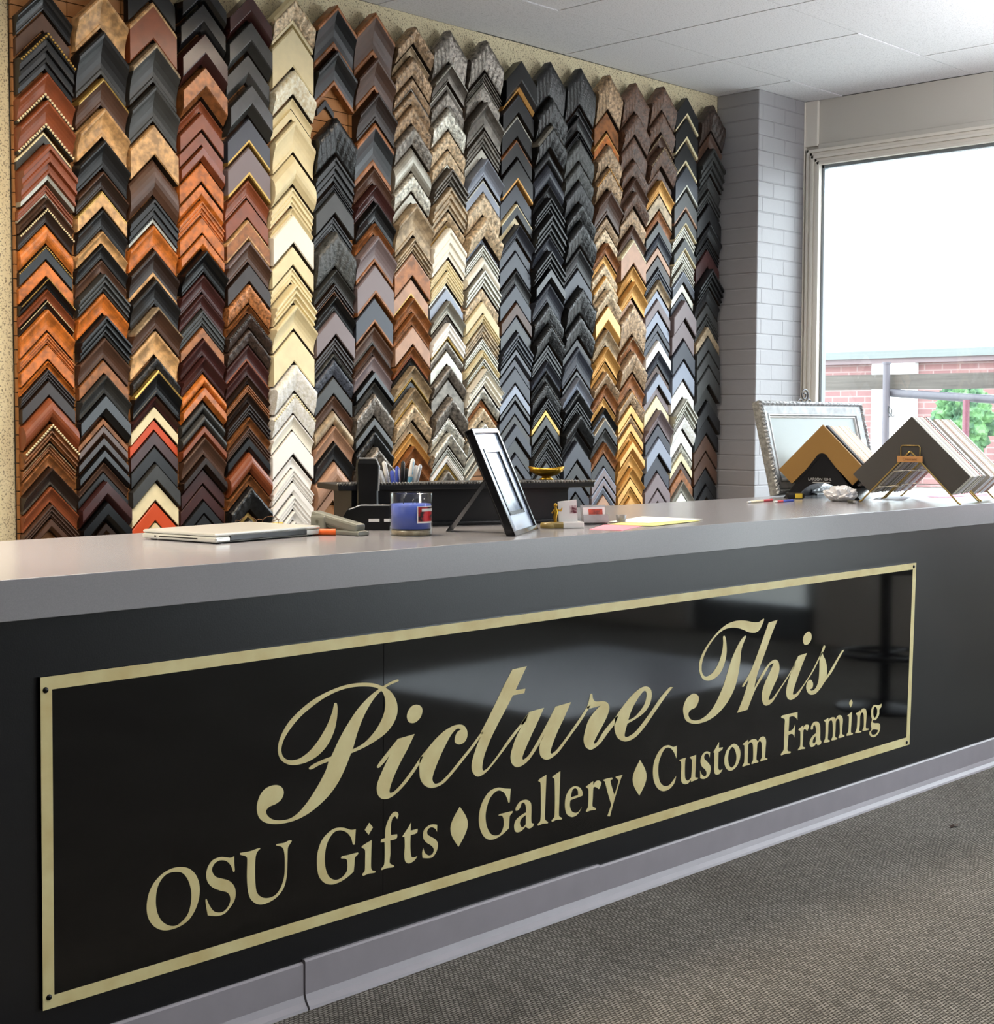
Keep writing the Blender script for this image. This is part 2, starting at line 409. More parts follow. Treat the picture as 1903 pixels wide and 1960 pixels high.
for q in ([TL, TR, iTR, iTL], [TR, BR, iBR, iTR], [BR, BL, iBL, iBR], [BL, TL, iTL, iBL]):
    f = [sp(*p)-SO for p in q]
    V = [Vector((p.x, SY-.0006-SO.y, p.z)) for p in f]+[Vector((p.x, SY-.00005-SO.y, p.z)) for p in f]
    bb.add(V, [[0, 1, 2, 3], [4, 5, 6, 7], [0, 1, 5, 4], [1, 2, 6, 5], [2, 3, 7, 6], [3, 0, 4, 7]])
bb.build('gold_border', M_GOLD, sign)
M_SCREW = mat('black_screw', '141414', .3, metal=.6)
for q in ((87, 1321), (93.5, 1909), (1749, 1084.5), (1735.5, 1421)):
    p = sp(*q)-SO
    sb = MB(); sb.lathe([(.0001, -.0035), (.004, -.003), (.0055, -.001), (.0058, 0)], 16)
    V = [(p.x+v[0], SY-.0006-SO.y+v[2], p.z+v[1]) for v in sb.v]; sb.v = V
    sb.build('screw', M_SCREW, sign)
tag(sign, 'black glossy shop sign with gold border and lettering on the counter front', 'sign')

GLY = {
'P': ((485, 1290), [
 "1670,72 1655,64 1590,85 1490,140 1440,172 1330,260 1200,400 1080,580 990,740 920,890 892,950* 820,975 700,1030 640,1075 645,1097 680,1090 760,1045 862,1005* 830,1110 770,1230 700,1350 620,1470 520,1590 420,1660 310,1682 220,1670 160,1625 145,1570 185,1525 260,1490 320,1440 347,1370 335,1315 290,1280 220,1280 140,1315 80,1385 45,1480 40,1570 65,1650 130,1705 230,1723 350,1715 480,1680 620,1610 750,1510 870,1390 970,1250 1050,1090 1115,925 1150,830 1190,690 1240,550 1300,420 1380,290 1460,200 1560,130 1660,85",
 "930,335 955,335 966,400 955,530 925,660 860,800 760,920 640,1000 520,1040 420,1045 330,1000 285,920 285,810 320,700 400,560 520,430 680,300 850,205 1050,130 1230,102 1380,108 1490,145 1570,195 1630,280 1655,380 1645,480 1600,580 1520,680 1400,770 1270,845 1120,912* 1140,865* 1260,800 1370,690 1450,570 1500,450 1515,340 1505,260 1475,200 1400,155 1290,143 1150,150 1000,185 830,265 680,370 540,490 430,620 350,750 320,860 335,940 390,985 460,990 540,965 640,890 740,770 840,600 900,450 925,350"]),
'i': ((710, 1330), [
 "68,822 100,770 200,640 310,505* 500,450* 430,600 330,790 250,970 213,1090 220,1125 270,1105 360,1010 480,850 567,720 600,700* 556,795* 480,910 380,1040 280,1140 200,1190 130,1195 80,1150 65,1070 85,980 140,850 220,680* 160,765 95,835 75,838",
 "530,113 580,140 588,200 560,270 500,320 440,315 412,260 425,190 470,130"]),
'c': ((710, 1330), [
 "567,720 640,630 740,510 850,410 960,350 1050,345 1100,400 1105,480 1070,545 1010,570 965,545 965,490 990,430 1038,395* 985,390 920,460 850,590 780,740 725,880 705,970 735,1020 800,1000 900,900 1020,750 1150,590 1260,440 1290,420* 1275,450* 1200,570 1080,725 940,900 840,1010 760,1055 680,1068 610,1035 565,960 556,870 556,790"]),
't': ((880, 1260), [
 "605,128* 768,92* 640,365* 752,350* 742,400* 610,425* 520,600 430,770 340,960 275,1140 257,1250 270,1290 320,1260 430,1120 560,930 710,740 790,630* 760,720* 718,770 600,930 480,1090 380,1220 300,1310 230,1355 180,1350 140,1290 138,1200 170,1080 210,970 250,870 240,850* 300,740 400,540 500,330"]),
'u': ((880, 1260), [
 "800,615* 966,570* 900,720 820,890 750,1050 718,1140 730,1165 790,1115 870,990 975,800 1100,555* 1277,505* 1200,680 1120,850 1065,990 1040,1080 1060,1095 1120,1045 1230,900 1350,730 1460,565 1500,540* 1480,580* 1380,740 1250,920 1140,1070 1060,1140 990,1165 930,1125 915,1040 935,940 975,870* 900,1010 800,1160 720,1230 650,1250 600,1210 583,1130 610,1010 650,900 718,770* 700,750*"]),
'r': ((1090, 1290), [
 "240,232 262,232 270,285 300,315 390,313 440,335 458,395 430,490 370,610 310,720 278,795 310,790 400,650 525,500 560,480* 525,570* 440,680 360,790 290,850 235,870 180,830 162,750 185,630 220,530 290,430 360,362* 300,380 235,395 200,395* 205,370 225,300"]),
'e': ((1090, 1290), [
 "525,500 600,390 700,265 790,180 870,143 930,170 945,250 920,350 860,440 770,510 665,570* 640,660 635,715 670,722 750,670 850,550 950,410 1050,265 1150,155 1187,152* 1090,280 980,440 870,600 770,715 690,765 620,773 550,730 520,650 515,590 520,540",
 "H675,530* 700,450 740,360 800,260 855,195 880,205 885,260 860,350 800,440 740,500"]),
'T': ((1300, 1170), [
 "975,88 955,95 915,123 850,125 750,107 650,112 550,150 450,230 350,350 270,480 230,600 235,700 270,775 330,798 400,775 470,710 520,600 545,470 540,350 525,285 505,290 505,370 490,480 450,600 390,700 330,745 290,745 262,700 260,610 290,500 360,370 450,260 540,200 640,188 720,205 800,240 870,245 920,215 960,140",
 "770,288 755,282 710,330 660,420 600,560 550,720 510,850 460,970 400,1090 330,1180 250,1240 180,1255 125,1235 105,1180 130,1135 185,1105 220,1040 222,980 190,950 150,950 90,1000 50,1090 50,1180 80,1255 150,1290 230,1288 340,1250 450,1170 550,1050 630,900 675,740 700,580 715,440 745,350"]),
'h': ((1300, 1170), [
 "1028,130* 1130,100* 1060,270 1000,440 930,630 890,750 862,885* 960,700 1040,590 1100,555 1140,580 1152,660 1130,760 1080,870 1035,980 1030,1020 1070,1000 1150,890 1250,740 1330,600 1340,600* 1310,660* 1250,760 1160,900 1080,1030 1020,1080 975,1075 950,1010 955,920 990,810 1050,680 1085,595* 1040,620 970,740 880,890 830,1010 785,1130* 665,1168* 740,980 800,780* 770,820 738,868 722,862 770,780 820,690 870,570 950,350"]),
'i2': ((1300, 1170), [
 "1370,512* 1468,480* 1400,650 1350,790 1315,900 1308,955 1345,945 1430,840 1530,680 1625,490 1660,460* 1620,530 1540,690 1430,860 1360,970 1290,1018 1245,1000 1228,930 1245,830 1280,720 1312,640* 1325,600*",
 "1490,232 1520,270 1515,330 1480,378 1440,382 1422,330 1440,270"]),
's': ((1300, 1170), [
 "1660,395 1678,400 1668,440 1650,490 1680,560 1697,640 1695,750* 1740,670 1810,550 1870,455 1898,442* 1840,540 1760,690 1680,800 1620,890 1560,950 1500,955 1465,910 1460,850 1480,800 1515,788 1538,830 1530,880 1500,900 1530,912 1570,880 1600,800 1610,680 1612,580 1620,510 1640,450"]),
}
GLY2 = {
'OSU': ((270, 1600), [
 "450,357 550,375 630,450 670,570 665,710 620,850 540,970 430,1045 300,1083 200,1070 120,1010 72,910 65,780 95,640 160,520 250,430 350,375",
 "H400,412 480,430 540,510 575,640 570,780 535,900 470,980 400,1030 320,1028 240,980 185,880 168,760 180,620 225,510 300,435",
 "1030,250 1068,232* 1070,320 1075,400 1060,412 1030,340 980,290 910,280 850,310 815,370 820,420 860,470 930,490 1010,515 1065,570 1085,640 1075,730 1030,810 960,890 880,918 765,912* 748,820 738,740 750,722 780,790 830,860 890,880 950,865 1000,810 1025,740 1015,680 980,645 900,625 820,590 765,530 748,450 765,360 820,280 910,242 980,245",
 "1368,145 1335,180 1315,240 1308,400 1315,580 1335,660 1390,705 1460,712 1540,680 1600,600 1640,480 1650,350 1645,200 1620,130 1552,110 1560,92 1640,80 1700,52 1730,55 1710,90 1685,140 1680,300 1672,460 1640,590 1580,680 1500,745 1400,785 1320,778 1255,720 1225,620 1215,460 1218,300 1210,240 1140,215 1138,195 1250,175 1350,140"]),
'Gifts': ((590, 1540), [
 "545,282* 540,350 533,455 512,455 490,380 440,320 370,295 300,315 240,390 203,490 188,620 200,740 240,830 310,865 380,840 440,770 450,680 435,625 378,618 385,595 470,575 570,550 570,570 535,610 528,700 520,770* 440,840 350,895 260,918 180,895 120,820 100,700 105,560 145,430 210,340 300,275 400,265 490,290",
 "700,208* 742,262* 692,348* 648,290*",
 "728,408* 722,560 720,720 735,755 770,765 765,782 690,795 630,818 620,800 648,760 652,640 650,520 612,490 640,460",
 "1010,82 1035,110 1020,165* 995,135 965,160 950,230 948,350* 1020,340* 1010,390 940,410* 942,560 935,670 985,700 980,718 900,730 840,752 838,735 870,690 878,550 875,430* 832,435* 840,400 882,385* 890,260 930,150 970,95",
 "1180,205* 1175,300* 1255,278* 1245,325 1175,350* 1172,500 1185,600 1220,605 1252,590* 1220,640 1160,675 1115,655 1102,580 1108,480 1105,370* 1078,370* 1110,320 1150,260",
 "1480,232* 1478,312* 1455,275 1410,260 1370,290 1368,340 1410,370 1460,400 1488,450 1475,530 1430,600 1380,615 1312,612* 1308,550 1320,500* 1345,560 1390,585 1430,560 1440,510 1410,470 1350,430 1318,375 1325,300 1370,250 1420,228",
 "1740,25* 1832,225 1725,485* 1632,275"]),
'Gallery': ((900, 1460), [
 "465,298* 458,380 452,455 438,455 420,400 385,340 330,318 280,340 225,410 190,510 175,620 190,730 230,810 280,835 340,820 380,740 382,650 365,610 325,605 340,590 420,570 485,555 482,575 455,610 448,690 445,750* 360,830 280,875 210,882 150,840 110,750 98,650 115,520 160,410 230,320 320,285 400,295",
 "520,548 530,500 580,440 650,425 695,460 702,540 700,640 705,690 728,700 720,730 680,755 650,745 638,730* 590,780 540,800 510,775 505,710 530,650 590,600 640,570* 640,510 620,460 590,465 575,510 550,545",
 "H640,600* 590,640 570,690 585,735 610,738 638,705*",
 "875,138* 868,300 862,480 860,650 892,680 888,695 830,700 780,722 775,705 805,665 812,500 810,300 805,225 782,210 800,185",
 "1035,95* 1028,280 1022,450 1020,610 1052,632 1048,650 990,655 940,678 935,660 965,620 972,450 970,250 965,185 942,165 970,140",
 "1215,268 1265,290 1290,340 1288,378* 1150,430* 1145,500 1170,560 1215,575 1250,555 1280,512* 1250,570 1210,610 1160,622 1110,590 1088,510 1095,400 1130,320 1170,280",
 "H1155,398* 1238,372* 1235,320 1210,292 1175,310",
 "1412,212* 1412,260* 1440,215 1475,203 1505,225 1498,260 1478,302* 1440,278 1415,285 1408,400 1405,500 1440,520 1438,540 1380,548 1335,565 1330,550 1352,510 1358,400 1355,300 1328,278 1360,250",
 "1628,170* 1635,185 1610,205 1630,290 1655,370* 1690,260 1700,200 1675,175 1672,160 1750,140* 1735,170 1690,310 1640,480 1605,615* 1575,612* 1620,480* 1575,330 1545,215 1525,200 1560,185"]),
'Custom': ((1180, 1400), [
 "270,328* 345,518 262,738* 185,550",
 "692,165* 692,240 688,312* 665,250 630,200 590,185 550,205 510,280 482,380 480,490 500,580 545,625 600,620 645,570 685,512* 660,600 600,665 530,685 470,650 430,570 418,460 435,340 480,240 540,175 600,158 650,178",
 "798,300* 790,330 785,430 790,540 820,565 858,530* 865,420 865,325 842,300 870,285 915,268* 910,400 905,525 935,532 930,548 880,570 855,580* 855,555* 820,598 780,605 748,580 740,500 745,400 740,350 722,330 750,315",
 "1075,240* 1070,300* 1050,255 1015,265 1008,310 1040,345 1075,390 1082,440 1060,510 1010,545 962,538* 960,445* 985,500 1020,515 1035,480 1020,440 980,400 965,340 985,270 1030,230",
 "1178,122* 1175,190* 1222,182* 1212,210 1172,235* 1168,350 1170,430 1190,445 1220,430* 1190,480 1150,497 1125,475 1122,400 1125,245* 1112,240* 1140,190",
 "1345,142 1395,165 1422,230 1415,320 1380,400 1320,450 1270,435 1240,370 1245,280 1280,195",
 "H1330,178 1362,215 1378,290 1365,370 1325,415 1295,390 1282,310 1295,225",
 "1510,95* 1512,130* 1550,95 1600,90 1622,120* 1660,65 1700,62 1718,110 1712,200 1708,300 1732,310 1728,325 1690,332 1655,345* 1652,330 1668,300 1668,200 1665,130 1645,110 1620,140 1612,230 1608,325 1630,340 1625,355 1590,362 1555,375 1552,360 1568,330 1570,230 1565,150 1545,125 1515,150 1510,260 1508,365 1530,370 1528,385 1490,392 1450,405 1448,390 1465,360 1470,260 1468,160 1450,150 1480,120"]),
'Framing': ((1400, 1320), [
 "760,258* 758,350* 735,318 700,305 665,318* 660,420 655,480* 700,460 732,400* 728,480 722,550* 700,510 655,520* 648,620 645,700 680,712 675,730 620,738 572,755 570,738 600,690 605,560 610,420 612,340 575,325 580,300 680,275",
 "825,410* 825,440* 850,405 880,402 890,420 872,475* 845,455 828,465 822,560 818,650 845,665 842,680 800,685 765,697 768,680 788,650 792,560 790,475 770,460 800,430",
 "912,455 920,410 950,372 990,368 1015,400 1020,480 1020,570 1033,600 1020,630 990,638* 975,620* 940,655 910,655 897,610 920,550 970,500* 970,440 955,405 940,420 935,455",
 "H968,530* 940,570 935,610 955,615 970,590*",
 "1115,325* 1115,350* 1150,320 1185,320 1195,345* 1225,298 1262,298 1280,340 1275,430 1272,510 1297,525 1292,540 1235,555 1232,540 1245,510 1245,420 1240,350 1222,335 1200,365 1195,450 1192,540 1215,558 1210,570 1152,583 1150,568 1162,540 1165,450 1160,370 1145,350 1118,375 1112,480 1108,570 1130,583 1125,598 1062,610 1062,592 1075,565 1082,470 1080,375 1062,355 1090,340",
 "1378,115* 1392,150 1370,205* 1352,155",
 "1385,255* 1380,350 1372,490 1395,502 1390,515 1325,530 1325,512 1342,480 1348,400 1350,310 1332,298 1360,275",
 "1480,235* 1480,262* 1505,220 1540,222 1553,270 1548,360 1545,440 1575,448 1572,462 1510,475 1508,460 1520,430 1522,350 1518,280 1500,262 1480,300 1475,400 1468,470 1492,478 1488,490 1422,500 1425,485 1438,450 1445,370 1445,300 1430,275 1455,260",
 "1650,175 1690,180 1725,160* 1720,200 1700,230 1695,290 1660,345 1625,350 1622,375 1650,385 1700,390 1708,440 1690,500 1640,545 1595,530 1585,490 1610,455 1602,400 1615,345 1605,300 1608,230 1625,190",
 "H1655,195 1675,230 1670,290 1645,325 1630,290 1632,220",
 "H1620,460 1660,458 1685,470 1660,510 1620,520 1605,490"]),
}
def smooth_loop(txt, n=6):
    P = []
    for t in txt.split():
        c = t.endswith('*'); t = t.rstrip('*'); x, y = t.split(','); P.append((float(x), float(y), c))
    out = []; N = len(P)
    for i in range(N):
        p0, p1, p2, p3 = P[i-1], P[i], P[(i+1) % N], P[(i+2) % N]
        m1 = (0, 0) if p1[2] else ((p2[0]-p0[0])*.5, (p2[1]-p0[1])*.5)
        m2 = (0, 0) if p2[2] else ((p3[0]-p1[0])*.5, (p3[1]-p1[1])*.5)
        L = math.hypot(p2[0]-p1[0], p2[1]-p1[1])
        for m in (m1, m2): pass
        def lim(m):
            q = math.hypot(*m); return m if q < L*1.0 or q == 0 else (m[0]*L/q, m[1]*L/q)
        m1, m2 = lim(m1), lim(m2)
        if p1[2] and not p2[2]: m1 = ((p2[0]-p1[0])*1.5-m2[0]*.5, (p2[1]-p1[1])*1.5-m2[1]*.5)
        if p2[2] and not p1[2]: m2 = ((p2[0]-p1[0])*1.5-m1[0]*.5, (p2[1]-p1[1])*1.5-m1[1]*.5)
        if p1[2] and p2[2]: out.append((p1[0], p1[1])); continue
        for k in range(n):
            t = k/n; a = 2*t**3-3*t**2+1; b_ = t**3-2*t**2+t; c = -2*t**3+3*t**2; d = t**3-t**2
            out.append((a*p1[0]+b_*m1[0]+c*p2[0]+d*m2[0], a*p1[1]+b_*m1[1]+c*p2[1]+d*m2[1]))
    return out
def letters(name, G, keys, dy):
    """each contour group becomes a filled, slightly raised vinyl shape lying on the sign; one mesh per word"""
    allb = bmesh.new()
    for kk in keys:
        org, loops = G[kk]; groups = []
        for t in loops:
            if t[0] == 'H': groups[-1].append(t[1:])
            else: groups.append([t])
        # a hole listed after others still belongs to the last solid shape before it
        for gi, g_ in enumerate(groups):
            cu = bpy.data.curves.new('tmp', 'CURVE'); cu.dimensions = '2D'; cu.fill_mode = 'BOTH'; cu.extrude = .00025
            for t in g_:
                L = smooth_loop(t); s_ = cu.splines.new('POLY'); s_.points.add(len(L)-1); s_.use_cyclic_u = True
                for q, (x, y) in zip(s_.points, L):
                    w = sp(org[0]+x/6.003, org[1]+y/6.003)-SO; q.co = (w.x, w.z, 0, 1)
            to = bpy.data.objects.new('tmp', cu); COL.objects.link(to)
            dg = bpy.context.evaluated_depsgraph_get(); me = bpy.data.meshes.new_from_object(to.evaluated_get(dg))
            me.transform(Matrix(((1, 0, 0, 0), (0, 0, -1, SY-SO.y-dy-.00002*gi), (0, 1, 0, 0), (0, 0, 0, 1))))
            allb.from_mesh(me); bpy.data.objects.remove(to); bpy.data.meshes.remove(me)
    me = bpy.data.meshes.new(name); allb.to_mesh(me); allb.free(); me.materials.append(M_GOLD)
    return link(name, me, sign)
pic = [k for k in ('P', 'i', 'c', 't', 'u', 'r', 'e')]
letters('script_word', GLY, pic, .0005)['label'] = 'gold script word Picture'
letters('script_word', GLY, ['T', 'h', 'i2', 's'], .0005)['label'] = 'gold script word This'
for k, lb in (('OSU', 'gold serif word OSU'), ('Gifts', 'gold serif word Gifts with a diamond after it'), ('Gallery', 'gold serif word Gallery'),
              ('Custom', 'gold serif word Custom with a diamond before it'), ('Framing', 'gold serif word Framing')):
    letters('serif_word', GLY2, [k], .0005)['label'] = lb

# ------------------------------------------------------------------ moulding corner samples
#            sRGB    words               rough metal kind
PAL = {'k': ('0f1012', 'black', .28, 0, 'p'), 'K': ('191a1c', 'charcoal', .38, 0, 'p'), 'g': ('3b3c3b', 'dark grey', .4, 0, 'm'),
       'a': ('8a7054', 'antique bronze', .36, .35, 'u'), 'G': ('c2a058', 'gold', .38, .6, 'm'), 'b': ('2e2019', 'dark brown', .35, 0, 'm'), 'B': ('573c2d', 'brown', .4, 0, 'm'),
       'r': ('8f4b2a', 'red-brown', .35, 0, 'm'), 'R': ('442321', 'maroon', .3, 0, 'm'), 'o': ('d67a30', 'orange', .38, 0, 'u'),
       'O': ('c6460c', 'bright orange', .45, 0, 'p'), 't': ('e2b47c', 'tan burl', .4, 0, 'u'), 'n': ('9e6438', 'copper-brown', .38, .2, 'u'),
       'c': ('f0e1b6', 'cream', .5, 0, 'm'), 'C': ('f4f0e2', 'ivory', .45, 0, 'p'), 'w': ('faf8f4', 'white', .45, 0, 'p'),
       's': ('b5b2a6', 'silver', .36, .55, 'm'), 'S': ('706a62', 'pewter', .34, .5, 'u'), 'u': ('b8a283', 'champagne', .42, .25, 'u'),
       'p': ('b88e72', 'pinkish tan', .42, .15, 'm'), 'l': ('2f333d', 'blue-sheened slate', .36, .1, 'p'), 'L': ('828997', 'pale blue-grey', .35, .15, 'p'),  # the dark blue tint puts the window's sheen on lacquer into the colour
       'm': ('776a6c', 'mauve-grey', .4, 0, 'p'), 'e': ('e0a95e', 'honey gold', .38, .35, 'm')}
def smat(c, gl=False):
    h, w, r, me_, kd = PAL[c]
    v = {'p': dict(var=0), 'm': dict(var=.5, vscale=22, color2='%02x%02x%02x' % tuple(int(int(h[i:i+2], 16)*(.92 if c in 'cCw' else .8)) for i in (0, 2, 4))),
         'u': dict(var=1.0, vscale=38, color2='%02x%02x%02x' % tuple(int(int(h[i:i+2], 16)*.7) for i in (0, 2, 4)), detail=7)}[kd]
    if gl: return mat('lacquered_'+w.replace(' ', '_'), h, .26, me_, spec=.4, coat=.12, **v)
    return mat('moulding_'+w.replace(' ', '_'), h, r, me_, spec=.4, coat=.06 if kd != 'u' else 0, **v)
def smat_orn(c):
    h, w, r, me_, kd = PAL[c]
    hi = '%02x%02x%02x' % tuple(min(255, int(int(h[i:i+2], 16)*1.25+14)) for i in (0, 2, 4))
    f_ = .9 if c in 'cCw' else .6
    lo = '%02x%02x%02x' % tuple(int(int(h[i:i+2], 16)*f_) for i in (0, 2, 4))
    return mat('carved_'+w.replace(' ', '_'), hi, r, me_, var=.7, vscale=70, color2=lo, bump=.6, bscale=110)
STY = {'f': [(0, .72), (.05, .82), (.95, .82), (1, .74)],
       's': [(0, .92), (.06, 1), (.14, .97), (.26, .82), (.4, .68), (.56, .58), (.72, .52), (.86, .5), (.9, .56), (1, .54)],
       'c': [(0, .55), (.08, .74), (.2, .9), (.35, .98), (.5, 1), (.65, .96), (.8, .84), (.92, .66), (1, .55)],
       't': [(0, .9), (.04, 1), (.16, 1), (.2, .82), (.36, .8), (.4, .9), (.5, .9), (.54, .68), (.7, .66), (.74, .76), (.82, .76), (.85, .58), (1, .55)],
       'v': [(0, .92), (.03, .98), (.62, .98), (.68, .94), (1, .5)],
       'o': [(0, .8), (.1, .95), (.22, .98), (.36, .9), (.5, .86), (.64, .78), (.78, .72), (.9, .62), (1, .6)]}
WRD = {'f': 'flat', 's': 'scooped', 'c': 'rounded', 't': 'ribbed', 'v': 'slant-edged', 'o': 'carved'}

def chevron(b, hw, w, D, prof, u0, u1, seg, orn=0, seed=0, mi=0, smooth=False, xo=0, zo=0, yo=0, rab=None, scal=0):
    """one mitred corner: the profile swept down both legs from the apex, ends sawn upright.
    x across, -y out from the wall, z up; apex of the outer edge at the origin"""
    pts = [(u, h) for u, h in prof if u0-1e-6 <= u <= u1+1e-6]
    def hat(u):
        for (a, ha), (c, hc) in zip(prof, prof[1:]):
            if a <= u <= c: return ha+(hc-ha)*(u-a)/(c-a+1e-9)
        return prof[-1][1]
    if not pts or pts[0][0] > u0+1e-4: pts = [(u0, hat(u0))]+pts
    if pts[-1][0] < u1-1e-4: pts = pts+[(u1, hat(u1))]
    row = [(u0, 0)]+pts+[(u1, 0)]
    st = [-hw+hw*i/seg for i in range(seg)]+[hw*i/seg for i in range(seg+1)]
    V = []
    for x in st:
        s_ = abs(x)
        for j, (u, h) in enumerate(row):
            q = D*h; z = -s_-u*w
            if orn and 0 < j < len(row)-1:
                q += D*orn*(.5*math.sin(s_*260+u*9+seed)+.5*math.sin(u*21+s_*120+seed*2))*(1 if .05 < u < .85 else .3)
            if scal and j < 2: z += scal*math.sin(s_*190+seed)
            V.append((xo+x, yo-q, zo+z))
    n = len(row); Fc = []
    for i in range(len(st)-1):
        for j in range(n-1): Fc.append([i*n+j, i*n+j+1, (i+1)*n+j+1, (i+1)*n+j])
    b.add(V, Fc, mi, smooth)
    e = (len(st)-1)*n
    if rab is not None:
        for fi in range(len(b.f)-(len(st)-1)*(n-1), len(b.f)):
            if (fi-(len(b.f)-(len(st)-1)*(n-1))) % (n-1) == n-2: b.m[fi] = rab; b.sm[fi] = False
    b.add(V[:n], [list(range(n))], mi); b.add(V[e:], [list(range(n))], mi)
    return hat
def beads(b, hw, w, D, u, hat, rb, xo=0, zo=0, yo=0, mi=0):
    step = rb*2.15; n = max(3, int(hw*1.414/step)); h = hat(u)
    for sgn in (-1, 1):
        for i in range(n+1):
            if sgn > 0 and i == 0: continue
            x = sgn*hw*i/n*.985; c = Vector((xo+x, yo-D*h-rb*.4, zo-abs(x)-u*w))
            o_ = [Vector(v)*rb for v in ((1, 0, 0), (0, 0, 1), (-1, 0, 0), (0, 0, -1), (0, -1, 0), (.62, -.62, .62), (-.62, -.62, .62), (-.62, -.62, -.62), (.62, -.62, -.62))]
            o_ = [q+c for q in o_]
            b.add(o_, [[0, 5, 4], [5, 1, 4], [1, 6, 4], [6, 2, 4], [2, 7, 4], [7, 3, 4], [3, 8, 4], [8, 0, 4], [0, 1, 5], [1, 2, 6], [2, 3, 7], [3, 0, 8]], mi, True)

COLX = [2.716, 2.942, 3.163, 3.385, 3.602, 3.823, 4.048, 4.267, 4.492, 4.718, 4.936, 5.168, 5.392, 5.612, 5.837, 6.042, 6.261, 6.488, 6.697, 6.925]
